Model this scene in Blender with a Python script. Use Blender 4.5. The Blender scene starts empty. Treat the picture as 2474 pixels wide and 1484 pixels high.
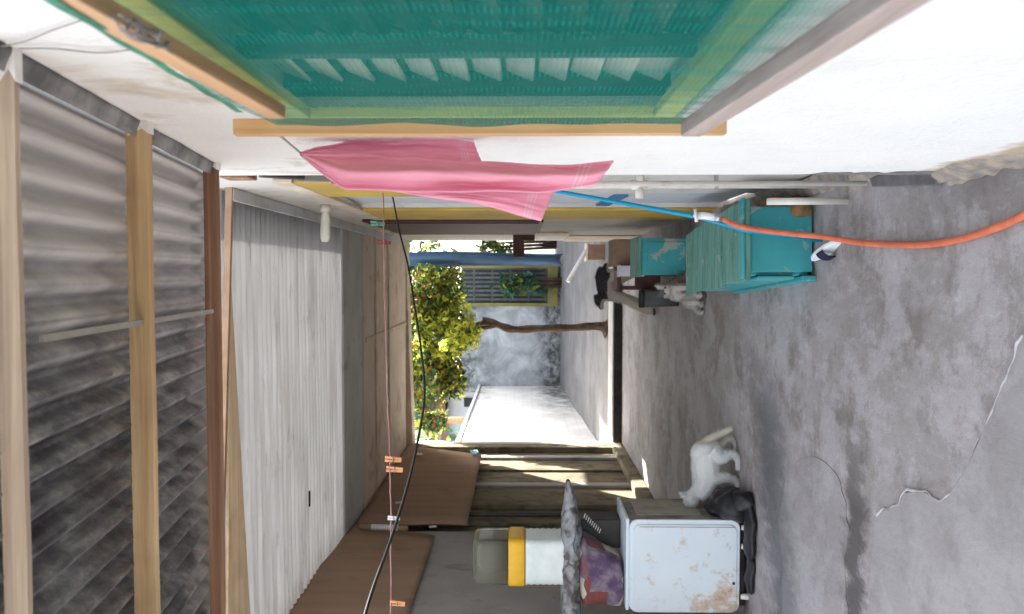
import bpy, bmesh, math, random
from mathutils import Vector, Matrix, noise
random.seed(7)
SC = bpy.context.scene
COL = SC.collection
R = math.radians

# ------------------------------------------------------------------ camera, sky, sun, exposure
H = 1.42                     # eye height; the photographed picture lies on its side
F = 1950.0                   # focal length in units of a 2473 px wide picture
fwd_c = Vector((25.5, 80.0, -F)).normalized()          # world +y as seen in camera axes
dn_c = Vector((1, 0, 0)); dn_c = (dn_c - fwd_c * dn_c.dot(fwd_c)).normalized()   # world -z
rt_c = fwd_c.cross(-dn_c)                              # world +x = y cross z
ROT = Matrix((rt_c, fwd_c, -dn_c))                     # camera axes -> world axes
cam_d = bpy.data.cameras.new('camera'); cam = bpy.data.objects.new('camera', cam_d); COL.objects.link(cam)
cam.matrix_world = Matrix.Translation((0, 0, H)) @ ROT.to_4x4()
cam_d.sensor_fit = 'HORIZONTAL'; cam_d.sensor_width = 36.0; cam_d.lens = 36.0 * F / 2473.0
cam_d.clip_start = 0.05; cam_d.clip_end = 2000
cam_d.dof.use_dof = True; cam_d.dof.focus_distance = 3.4; cam_d.dof.aperture_fstop = 5.6
SC.camera = cam

SUN_DIR = Vector((1.0, 1.0, 1.10)).normalized()        # towards the sun
world = bpy.data.worlds.new('World'); SC.world = world; world.use_nodes = True
wn = world.node_tree; bg = wn.nodes['Background']
sky = wn.nodes.new('ShaderNodeTexSky'); sky.sky_type = 'NISHITA'; sky.sun_disc = False
sky.sun_elevation = math.asin(SUN_DIR.z); sky.sun_rotation = math.atan2(SUN_DIR.x, SUN_DIR.y)
sky.dust_density = 4.0; sky.air_density = 1.0; sky.ozone_density = 1.0
hz = wn.nodes.new('ShaderNodeHueSaturation'); hz.inputs['Saturation'].default_value = .34     # hazy, nearly white sky
wn.links.new(sky.outputs[0], hz.inputs['Color']); wn.links.new(hz.outputs[0], bg.inputs[0]); bg.inputs[1].default_value = 0.15
sun_d = bpy.data.lights.new('sun', 'SUN'); sun_d.energy = 5.0; sun_d.angle = R(0.5); sun_d.color = (1, .95, .86)
sun = bpy.data.objects.new('sun', sun_d); COL.objects.link(sun)
sun.rotation_euler = (-SUN_DIR).to_track_quat('-Z', 'Y').to_euler()
SC.view_settings.view_transform = 'Standard'; SC.view_settings.look = 'None'
SC.view_settings.exposure = 2.85; SC.view_settings.gamma = 1.0; SC.view_settings.use_curve_mapping = False
SC.cycles.max_bounces = 8; SC.cycles.diffuse_bounces = 5; SC.cycles.transparent_max_bounces = 12
SC.cycles.use_denoising = True

# ------------------------------------------------------------------ from picture measurements to points of the place
def ray(X, Y): return ROT @ Vector((X - 1236.5, 742.0 - Y, -F))
def aty(X, Y, y): d = ray(X, Y); return Vector((0, 0, H)) + d * (y / d.y)
def atx(X, Y, x): d = ray(X, Y); return Vector((0, 0, H)) + d * (x / d.x)
def atz(X, Y, z=0.0): d = ray(X, Y); return Vector((0, 0, H)) + d * ((z - H) / d.z)
V = Vector

# ------------------------------------------------------------------ materials
class NT:
    def __init__(s, name):
        s.m = bpy.data.materials.new(name); s.m.use_nodes = True; s.t = s.m.node_tree; s.n = s.t.nodes
        s.b = s.n['Principled BSDF']; s.out = s.n['Material Output']; s.geo = s.n.new('ShaderNodeNewGeometry')
        s.pos = s.geo.outputs['Position']
    def link(s, a, b): s.t.links.new(a, b)
    def mapv(s, vec, scale):
        k = s.n.new('ShaderNodeMapping'); k.inputs['Scale'].default_value = scale; s.link(vec, k.inputs['Vector']); return k.outputs[0]
    def noise(s, scale=5, detail=4, rough=.55, vec=None, stretch=None, dist=0.0):
        k = s.n.new('ShaderNodeTexNoise'); k.inputs['Scale'].default_value = scale; k.inputs['Detail'].default_value = detail
        k.inputs['Roughness'].default_value = rough; k.inputs['Distortion'].default_value = dist
        v = vec or s.pos
        if stretch: v = s.mapv(v, stretch)
        s.link(v, k.inputs['Vector']); return k.outputs['Fac']
    def ramp(s, fac, stops):
        k = s.n.new('ShaderNodeValToRGB'); cr = k.color_ramp
        while len(cr.elements) < len(stops): cr.elements.new(.5)
        for e, (p, c) in zip(cr.elements, stops): e.position = p; e.color = (*c, 1) if len(c) == 3 else c
        s.link(fac, k.inputs[0]); return k.outputs[0]
    def step(s, fac, a, b): return s.ramp(fac, [(a, (0, 0, 0)), (b, (1, 1, 1))])
    def mix(s, fac, a, b, mode='MIX'):
        k = s.n.new('ShaderNodeMix'); k.data_type = 'RGBA'; k.blend_type = mode
        for sock, v in ((k.inputs[0], fac), (k.inputs[6], a), (k.inputs[7], b)):
            if hasattr(v, 'is_linked') or hasattr(v, 'node'): s.link(v, sock)
            elif isinstance(v, (int, float)): sock.default_value = v
            else: sock.default_value = (*v, 1)
        return k.outputs[2]
    def math(s, op, a, b=0.0, c=None):
        k = s.n.new('ShaderNodeMath'); k.operation = op
        for i, v in enumerate((a, b, c)):
            if v is None: continue
            if hasattr(v, 'node'): s.link(v, k.inputs[i])
            else: k.inputs[i].default_value = v
        return k.outputs[0]
    def sep(s, vec=None):
        k = s.n.new('ShaderNodeSeparateXYZ'); s.link(vec or s.pos, k.inputs[0]); return k.outputs
    def bump(s, h, strength=.3, dist=.01):
        k = s.n.new('ShaderNodeBump'); k.inputs['Strength'].default_value = strength; k.inputs['Distance'].default_value = dist
        s.link(h, k.inputs['Height']); s.link(k.outputs[0], s.b.inputs['Normal'])
    def fin(s, col=None, rough=.8, metal=0.0, spec=.3):
        if col is not None:
            if hasattr(col, 'node'): s.link(col, s.b.inputs['Base Color'])
            else: s.b.inputs['Base Color'].default_value = (*col, 1)
        if hasattr(rough, 'node'): s.link(rough, s.b.inputs['Roughness'])
        else: s.b.inputs['Roughness'].default_value = rough
        s.b.inputs['Metallic'].default_value = metal; s.b.inputs['Specular IOR Level'].default_value = spec
        return s.m

def plain(name, c1, c2=None, scale=8, rough=.7, stretch=None, bump=.15, spec=.3, metal=0, fine=60):
    m = NT(name)
    if c2 is None: c2 = tuple(v * .8 for v in c1)
    f = m.noise(scale, 5, .6, stretch=stretch)
    col = m.mix(m.step(f, .36, .66), c2, c1)
    if bump: m.bump(m.noise(fine, 3, .6, stretch=stretch), bump, .004)
    return m.fin(col, rough, metal, spec)

def m_wall(name, base, tint, dirt, amount=.62, low=None):
    m = NT(name); up = None
    col = m.mix(m.step(m.noise(1.7, 4, .6), .38, .68), base, tint)
    st = m.noise(3.6, 6, .66, stretch=(1, 1.6, 1), dist=.6)
    k = m.math('MULTIPLY', m.step(st, amount, amount + .12), .6)
    if low: k = m.math('MULTIPLY', k, m.ramp(m.math('MULTIPLY', m.sep()[2], .25), [(.44, (.12,) * 3), (.49, (1, 1, 1))]))     # stains sit high, under the roof
    col = m.mix(k, col, dirt)
    if low:                                                   # earth splashed up the foot of the wall
        z = m.sep()[2]
        edge = m.math('ADD', z, m.math('MULTIPLY', m.noise(6, 4, .6), -.22))
        k = m.ramp(edge, [(0, (1, 1, 1)), (.06, (0, 0, 0))])
        col = m.mix(k, col, low)
    m.bump(m.noise(48, 6, .72), .7, .010)
    return m.fin(col, .9, 0, .15)

M = {}
M['wall'] = m_wall('white_plaster', (.82, .81, .78), (.76, .755, .73), (.50, .43, .29), .525, low=(.50, .40, .28))
M['wall_far'] = m_wall('cream_plaster', (.58, .55, .50), (.47, .45, .42), (.24, .21, .18), .6)
M['wall_grey'] = m_wall('grey_plaster', (.40, .385, .375), (.33, .32, .31), (.2, .19, .18), .56)
M['wall_old'] = m_wall('stained_block', (.23, .195, .13), (.13, .11, .08), (.045, .042, .034), .5)
M['wall_garden'] = m_wall('garden_block', (.60, .62, .64), (.46, .47, .48), (.13, .14, .14), .5)
M['wall_lit'] = m_wall('pale_block', (.74, .73, .70), (.66, .65, .62), (.3, .3, .29), .64)
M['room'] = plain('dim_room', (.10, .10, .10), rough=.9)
M['pale_trim'] = plain('pale_trim', (.60, .52, .42), (.42, .34, .25), 4, .8)
M['wood'] = plain('orange_timber', (.52, .30, .13), (.36, .19, .08), 5, .75, (1, 1, 1), .3)
def m_grain(name, a, b, c, axis):
    st = {'x': (.5, 16, 16), 'y': (16, .5, 16), 'z': (16, 16, .5)}[axis]
    m = NT(name)
    g = m.noise(2.2, 5, .65, stretch=st, dist=.3)
    col = m.ramp(g, [(.3, a), (.52, b), (.72, c)])
    blot = m.step(m.noise(3.5, 3, .5), .5, .72)
    col = m.mix(m.math('MULTIPLY', blot, .45), col, tuple(v * .55 for v in a))
    m.bump(g, .4, .004)
    return m.fin(col, .78, 0, .2)
M['beam'] = m_grain('pale_beam', (.34, .20, .10), (.52, .37, .20), (.66, .52, .31), 'x')
M['beam_grey'] = m_grain('greyed_beam', (.30, .22, .16), (.46, .37, .28), (.66, .58, .44), 'x')
M['beam_brown'] = m_grain('brown_beam', (.16, .085, .05), (.25, .14, .085), (.36, .24, .15), 'x')
M['cream_board'] = m_grain('cream_board', (.48, .36, .22), (.62, .48, .31), (.66, .53, .36), 'x')
M['stick_y'] = m_grain('orange_rail', (.36, .20, .10), (.50, .31, .17), (.58, .40, .25), 'y')
M['stick_z'] = m_grain('orange_stile', (.40, .22, .09), (.54, .32, .15), (.60, .39, .20), 'z')
M['stick_grey'] = m_grain('grey_rail', (.22, .17, .14), (.34, .28, .25), (.46, .38, .33), 'y')
M['maroon'] = plain('maroon_paint', (.085, .03, .035), (.05, .02, .025), 6, .6)
M['maroon_wood'] = plain('maroon_wood', (.13, .05, .04), (.06, .022, .02), 9, .6)
M['yellow'] = plain('yellow_paint', (.52, .35, .06), (.38, .26, .06), 3, .7)
M['yellow_green'] = plain('yellow_frame_paint', (.62, .58, .16), (.48, .45, .12), 3, .7)
M['pale_blue'] = plain('pale_blue_door', (.54, .57, .62), (.46, .49, .54), 2, .6)
M['cyan'] = plain('cyan_pvc', (.0, .28, .46), (.0, .22, .38), 5, .4, bump=0)
M['strap_blue'] = plain('blue_cloth', (.06, .19, .33), (.04, .13, .25), 5, .8)
M['tarp'] = plain('blue_tarp', (.07, .13, .21), (.045, .085, .15), 6, .75, (1, 1, .3), .2)
M['orange'] = plain('orange_hose', (.66, .17, .08), (.48, .12, .06), 14, .5, bump=.1)
M['pvc'] = plain('white_pvc', (.68, .66, .60), (.50, .47, .42), 7, .5)
M['white_tube'] = plain('white_tube', (.78, .78, .80), (.7, .7, .72), 9, .4, bump=0)
M['steel'] = plain('dull_steel', (.5, .5, .5), (.35, .35, .35), 20, .35, metal=.8)
M['black'] = plain('black_rubber', (.012, .012, .014), (.006, .006, .008), 12, .5)
M['black_bag'] = plain('black_bag', (.02, .018, .022), (.008, .008, .01), 14, .45, spec=.3)
M['wire'] = plain('tie_wire', (.33, .32, .33), (.2, .2, .2), 20, .4, metal=.7)
M['string'] = plain('grey_string', (.34, .33, .31), None, 20, .8)
M['rose'] = plain('rose_line', (.40, .22, .22), (.30, .15, .15), 20, .6)
M['peg'] = plain('orange_peg', (.75, .36, .16), (.6, .26, .1), 30, .5)
M['green_plastic'] = plain('green_plastic', (.07, .26, .16), (.03, .13, .08), 30, .5)
M['red_plastic'] = plain('red_plastic', (.16, .02, .03), None, 30, .5)
M['card'] = None
M['paper'] = plain('white_paper', (.72, .72, .74), (.62, .62, .65), 12, .8)
M['blue_paper'] = plain('blue_paper', (.25, .5, .66), None, 12, .8)
M['bulb'] = plain('white_bulb', (.74, .73, .66), (.6, .58, .5), 20, .35)
M['dark_box'] = plain('dark_box', (.03, .03, .028), None, 20, .5)
M['bin'] = plain('grey_bin', (.10, .105, .10), (.07, .072, .07), 6, .6)
M['brown_box'] = plain('brown_box', (.28, .18, .12), (.2, .12, .08), 6, .8)
M['navy'] = plain('navy_cloth', (.012, .014, .04), None, 10, .8)
M['slipper'] = plain('white_slipper', (.72, .74, .78), (.6, .62, .66), 14, .6)
M['can_yellow'] = plain('yellow_band', (.72, .42, .02), (.62, .34, .02), 8, .35)
M['can_white'] = plain('ribbed_white', (.66, .72, .70), (.55, .62, .6), 8, .3, spec=.5)
M['drain'] = plain('wet_cement', (.05, .047, .045), (.025, .024, .024), 8, .7)
M['kerb'] = plain('kerb_cement', (.48, .46, .43), (.33, .32, .30), 7, .85)
M['lath'] = plain('grey_lath', (.35, .33, .29), None, 10, .8)
M['window_dark'] = plain('dark_pane', (.03, .035, .04), None, 5, .2, bump=0)
M['house_pale'] = plain('house_pale', (.62, .62, .64), (.5, .5, .52), 2, .85)
M['bark'] = plain('bark', (.13, .085, .055), (.035, .024, .017), 14, .95, (1, 1, .35), .8)
M['grille'] = plain('grille_paint', (.10, .115, .115), (.05, .06, .06), 6, .6)
M['yel_trim'] = plain('old_yellow_trim', (.26, .23, .07), (.18, .17, .06), 4, .8)

def m_card():
    m = NT('cardboard')
    st = m.noise(3.0, 4, .6, stretch=(1, 2.2, .25))
    col = m.ramp(st, [(.3, (.31, .205, .145)), (.55, (.355, .24, .17)), (.75, (.39, .265, .19))])
    red = m.step(m.noise(2.1, 3, .6), .56, .7)
    col = m.mix(m.math('MULTIPLY', red, .35), col, (.20, .085, .06))
    return m.fin(col, .9, 0, .1)
M['card'] = m_card()

def m_floor(name='worn_concrete', lift=0.0, calm=1.0):
    m = NT(name)
    a = m.noise(.9, 6, .62); b = m.noise(4.2, 7, .70, stretch=(1.5, .6, 1), dist=.25); c = m.noise(26, 4, .65)
    col = m.ramp(a, [(.32, (.19, .167, .158)), (.5, (.26, .237, .232)), (.68, (.325, .302, .302))])
    col = m.mix(m.math('MULTIPLY', m.step(b, .50, .66), .55), col, (.39, .37, .375))
    col = m.mix(m.math('MULTIPLY', m.step(m.noise(2.3, 8, .72, dist=.2), .52, .62), .6), col, (.14, .116, .104))
    col = m.mix(m.math('MULTIPLY', m.step(m.noise(8, 7, .75, stretch=(1.6, .7, 1)), .57, .68), .55), col, (.38, .37, .37))
    col = m.mix(m.math('MULTIPLY', m.step(m.noise(.55, 3, .5), .55, .7), .35), col, (.17, .16, .165))
    col = m.mix(m.math('MULTIPLY', m.step(m.noise(1.5, 9, .76), .485, .54), .36), col, (.46, .44, .455))
    col = m.mix(m.math('MULTIPLY', m.step(m.noise(2.9, 9, .78), .56, .60), .4), col, (.155, .13, .115))
    grit = m.noise(150, 3, .7); col = m.mix(m.math('MULTIPLY', m.step(grit, .5, .72), .22), col, (.08, .075, .07))
    x, y, z = m.sep()
    # damp dark gutter across the left side and a damp ring further on
    wob = m.math('MULTIPLY', m.math('SUBTRACT', b, .5), .55)
    d1 = m.math('ABSOLUTE', m.math('SUBTRACT', m.math('ADD', y, wob), 3.42))
    k1 = m.math('MULTIPLY', m.ramp(d1, [(.05, (1, 1, 1)), (.14, (0, 0, 0))]), m.ramp(m.math('MULTIPLY', x, -1), [(.55, (0, 0, 0)), (1.0, (1, 1, 1))]))
    col = m.mix(m.math('MULTIPLY', k1, .85), col, (.06, .05, .05))
    dd = m.math('ABSOLUTE', m.math('SUBTRACT', m.math('ADD', m.math('ADD', y, m.math('MULTIPLY', x, -.35)), m.math('MULTIPLY', wob, 1.3)), 4.95))
    k2 = m.math('MULTIPLY', m.ramp(dd, [(.12, (1, 1, 1)), (.36, (0, 0, 0))]), m.ramp(m.math('MULTIPLY', x, -1), [(.45, (0, 0, 0)), (.85, (1, 1, 1))]))
    col = m.mix(m.math('MULTIPLY', k2, .75), col, (.075, .08, .088))
    col = m.mix(m.math('MULTIPLY', m.step(c, .5, .75), .18), col, (.1, .09, .085))
    if lift: col = m.mix(calm, col, (lift, lift * .965, lift * .97))
    m.bump(m.math('ADD', m.math('MULTIPLY', b, .8), m.math('ADD', m.math('MULTIPLY', c, .5), m.math('MULTIPLY', grit, .12))), .5, .014)
    return m.fin(col, m.ramp(b, [(.3, (.62,) * 3), (.7, (.88,) * 3)]), 0, .3)
M['floor'] = m_floor()
M['screed'] = m_floor('smooth_screed', .27, .55)
M['screed_old'] = m_floor('old_screed', .235, .35)
M['crack'] = plain('pale_crack', (.46, .44, .46), (.30, .28, .285), 24, .85)
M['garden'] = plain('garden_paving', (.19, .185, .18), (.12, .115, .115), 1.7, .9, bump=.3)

def m_roof1():
    m = NT('mottled_roof_sheet')
    a = m.noise(15, 8, .74, stretch=(1.2, .6, 1)); a2 = m.noise(4.0, 6, .68)
    aa = m.math('ADD', m.math('MULTIPLY', a, .5), m.math('MULTIPLY', a2, .5))
    col = m.ramp(aa, [(.39, (.026, .026, .034)), (.46, (.085, .083, .09)), (.53, (.19, .185, .185)), (.62, (.40, .385, .365))])
    x, y, z = m.sep()
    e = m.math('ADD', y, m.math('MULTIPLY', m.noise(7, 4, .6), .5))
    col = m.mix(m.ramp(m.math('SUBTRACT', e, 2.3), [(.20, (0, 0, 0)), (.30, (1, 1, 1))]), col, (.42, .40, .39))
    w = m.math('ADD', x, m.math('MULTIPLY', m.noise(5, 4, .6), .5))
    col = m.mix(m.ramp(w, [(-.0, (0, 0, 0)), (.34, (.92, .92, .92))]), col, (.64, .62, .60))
    m.bump(a, .25, .004)
    return m.fin(col, .40, .18, .5)
M['roof1'] = m_roof1()

def m_roof2():
    m = NT('white_roof_sheet')
    a = m.noise(2.2, 5, .6, stretch=(.35, 6, 1))
    col = m.ramp(a, [(.3, (.53, .525, .525)), (.5, (.63, .635, .64)), (.7, (.71, .715, .725))])
    d = m.noise(9, 5, .7, stretch=(.4, 2.2, 1))
    col = m.mix(m.math('MULTIPLY', m.step(d, .58, .74), .5), col, (.27, .24, .22))
    m.fin(col, .6, 0, .3)
    tr = m.n.new('ShaderNodeBsdfTranslucent'); m.link(col, tr.inputs[0])
    mx = m.n.new('ShaderNodeMixShader'); mx.inputs[0].default_value = .20
    m.link(m.b.outputs[0], mx.inputs[1]); m.link(tr.outputs[0], mx.inputs[2]); m.link(mx.outputs[0], m.out.inputs[0])
    return m.m
M['roof2'] = m_roof2()
def m_ceil(name, a, b, rust):
    m = NT(name)
    col = m.mix(m.step(m.noise(2.3, 5, .6), .36, .66), a, b)
    col = m.mix(m.math('MULTIPLY', m.step(m.noise(3.1, 5, .65, dist=.6), .55, .7), .6), col, rust)
    m.bump(m.noise(30, 3, .6), .1, .004)
    return m.fin(col, .85, 0, .15)
M['ceil_grey'] = m_ceil('grey_ceiling_board', (.54, .55, .55), (.46, .47, .47), (.25, .25, .24))
M['ceil_beige'] = m_ceil('beige_ceiling_board', (.62, .53, .44), (.54, .46, .38), (.26, .14, .07))

def m_teal(name, worn):
    m = NT(name)
    g = m.noise(3.0, 6, .7, stretch=(.9, 7, 4), dist=.3)
    col = m.mix(m.step(m.noise(3, 4, .6), .4, .65), (.035, .24, .265), (.045, .30, .315))
    if worn:
        col = m.mix(m.step(g, .36, .58), (.05, .15, .12), (.11, .27, .22))
        col = m.mix(m.math('MULTIPLY', m.step(m.noise(5, 5, .7, stretch=(.8, 8, 1)), .56, .66), .85), col, (.02, .075, .06))
    peel = m.noise(7, 6, .7, dist=.8)
    if worn: peel = m.math('SUBTRACT', peel, .05)
    col = m.mix(m.math('MULTIPLY', m.step(peel, .565, .61), .85), col, (.30, .31, .26))
    m.bump(peel, .4, .004)
    return m.fin(col, .65, 0, .3)
M['teal'] = m_teal('peeling_teal', False); M['teal_worn'] = m_teal('weathered_teal', True)

def m_rusty():
    m = NT('rusty_enamel')
    a = m.noise(9.0, 8, .74, dist=.2)
    col = m.mix(m.step(m.noise(2, 3, .5), .4, .7), (.57, .63, .665), (.51, .58, .625))
    x, y, z = m.sep()
    zone = m.math('MULTIPLY', m.ramp(m.math('ADD', x, 2.15), [(.1, (1, 1, 1)), (.42, (0, 0, 0))]), m.ramp(z, [(.12, (1, 1, 1)), (.52, (0, 0, 0))]))
    k = m.step(m.math('ADD', a, m.math('MULTIPLY', zone, .20)), .575, .68)
    col = m.mix(m.math('MULTIPLY', k, .75), col, (.44, .28, .15))
    k2 = m.step(m.math('ADD', a, m.math('MULTIPLY', zone, .16)), .70, .77)
    col = m.mix(k2, col, (.22, .10, .04))
    return m.fin(col, .4, 0, .45)
M['rusty'] = m_rusty()
M['machine_side'] = plain('dirty_grey_metal', (.30, .28, .25), (.13, .115, .10), 7, .6)

def m_fabric(name, stops, scale):
    m = NT(name); col = m.ramp(m.noise(scale, 2, .4, dist=1.2), stops)
    m.bump(m.noise(25, 3, .6), .4, .01); return m.fin(col, .85, 0, .1)
def m_print():
    m = NT('printed_cloth')
    col = m.mix(m.step(m.noise(7, 5, .65), .38, .62), (.10, .065, .12), (.26, .22, .25))
    v = m.n.new('ShaderNodeTexVoronoi'); v.inputs['Scale'].default_value = 9; v.inputs['Randomness'].default_value = 1; m.link(m.pos, v.inputs['Vector'])
    cs = m.sep(v.outputs['Color'])
    col = m.mix(m.step(m.math('ADD', cs[0], m.math('MULTIPLY', m.noise(14, 4, .6), .4)), .86, .98), col, (.48, .44, .36))
    col = m.mix(m.step(m.math('ADD', cs[1], m.math('MULTIPLY', m.noise(14, 4, .6), .4)), .90, 1.0), col, (.19, .065, .06))
    m.bump(m.noise(18, 5, .6), .8, .02); return m.fin(col, .85, 0, .1)
M['print'] = m_print()
M['wrap'] = m_fabric('dusty_plastic', [(.38, (.10, .095, .10)), (.5, (.24, .235, .24)), (.62, (.33, .33, .34)), (.70, (.05, .14, .15))], 9)

def m_towel():
    m = NT('pink_terry'); uv = m.n.new('ShaderNodeUVMap').outputs[0]
    u = m.sep(uv)[0]
    col = m.mix(m.noise(6, 3, .5), (.88, .42, .53), (.93, .50, .62))
    for c in (.905, .921, .937):
        k = m.ramp(m.math('ABSOLUTE', m.math('SUBTRACT', u, c)), [(.0025, (1, 1, 1)), (.0042, (0, 0, 0))])
        col = m.mix(m.math('MULTIPLY', k, .8), col, (.85, .72, .76))
    m.bump(m.noise(260, 2, .5), .25, .003)
    m.fin(col, .95, 0, .05)
    tr = m.n.new('ShaderNodeBsdfTranslucent'); m.link(col, tr.inputs[0])
    mx = m.n.new('ShaderNodeMixShader'); mx.inputs[0].default_value = .35
    m.link(m.b.outputs[0], mx.inputs[1]); m.link(tr.outputs[0], mx.inputs[2]); m.link(mx.outputs[0], m.out.inputs[0])
    return m.m
M['towel'] = m_towel()

def m_net():
    m = NT('green_shade_net')
    x, y, z = m.sep()
    dif = m.n.new('ShaderNodeBsdfDiffuse'); tr = m.n.new('ShaderNodeBsdfTranslucent'); tp = m.n.new('ShaderNodeBsdfTransparent')
    col = m.mix(m.noise(4, 4, .6, stretch=(1, 5, .5)), (.012, .20, .165), (.02, .27, .215))
    th = m.math('FRACT', m.math('MULTIPLY', m.math('ADD', z, m.math('MULTIPLY', m.noise(2, 2, .5), .02)), 135.0))
    thread = m.ramp(th, [(.0, (1, 1, 1)), (.22, (1, 1, 1)), (.30, (0, 0, 0)), (.94, (0, 0, 0)), (1.0, (1, 1, 1))])
    col = m.mix(m.math('MULTIPLY', thread, .3), col, (.06, .40, .32))
    m.link(col, dif.inputs[0]); m.link(col, tr.inputs[0])
    add = m.n.new('ShaderNodeMixShader'); add.inputs[0].default_value = .35
    m.link(dif.outputs[0], add.inputs[1]); m.link(tr.outputs[0], add.inputs[2])
    fold = m.step(m.noise(3.2, 4, .6, stretch=(1, 9, .6)), .5, .7)
    fac = m.math('ADD', m.math('ADD', .54, m.math('MULTIPLY', thread, .08)), m.math('MULTIPLY', fold, .16))
    mx = m.n.new('ShaderNodeMixShader'); m.link(fac, mx.inputs[0])
    m.link(tp.outputs[0], mx.inputs[1]); m.link(add.outputs[0], mx.inputs[2]); m.link(mx.outputs[0], m.out.inputs[0])
    return m.m
M['net'] = m_net()

def m_clear(name, c):
    m = NT(name); m.fin(c, .12, 0, .5); m.b.inputs['Transmission Weight'].default_value = .9; m.b.inputs['IOR'].default_value = 1.2
    return m.m
M['clear'] = m_clear('clear_plastic', (.62, .62, .52))

def m_leaf(name, a, b, tl=.5):
    m = NT(name); col = m.mix(m.step(m.noise(9, 3, .5), .35, .65), a, b)
    m.fin(col, .5, 0, .3)
    tr = m.n.new('ShaderNodeBsdfTranslucent'); m.link(col, tr.inputs[0])
    mx = m.n.new('ShaderNodeMixShader'); mx.inputs[0].default_value = tl
    m.link(m.b.outputs[0], mx.inputs[1]); m.link(tr.outputs[0], mx.inputs[2]); m.link(mx.outputs[0], m.out.inputs[0])
    return m.m
M['leaf_green'] = m_leaf('leaf_green', (.13, .18, .03), (.20, .25, .045))
M['leaf_lime'] = m_leaf('leaf_lime', (.52, .58, .07), (.66, .64, .12), .62)
M['leaf_dark'] = m_leaf('leaf_dark', (.03, .075, .035), (.05, .11, .05), .35)
M['leaf_blue'] = m_leaf('leaf_blue', (.05, .14, .10), (.08, .20, .14), .35)
M['leaf_orange'] = m_leaf('leaf_orange', (.34, .15, .04), (.26, .12, .05), .4)

def m_fur():
    m = NT('fur'); a = m.n.new('ShaderNodeVertexColor'); a.layer_name = 'coat'
    col = m.mix(m.math('MULTIPLY', m.noise(60, 4, .6), .25), a.outputs[0], (.3, .28, .26))
    m.bump(m.noise(120, 3, .6), .5, .006); return m.fin(col, .95, 0, .1)
M['fur'] = m_fur()

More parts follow.
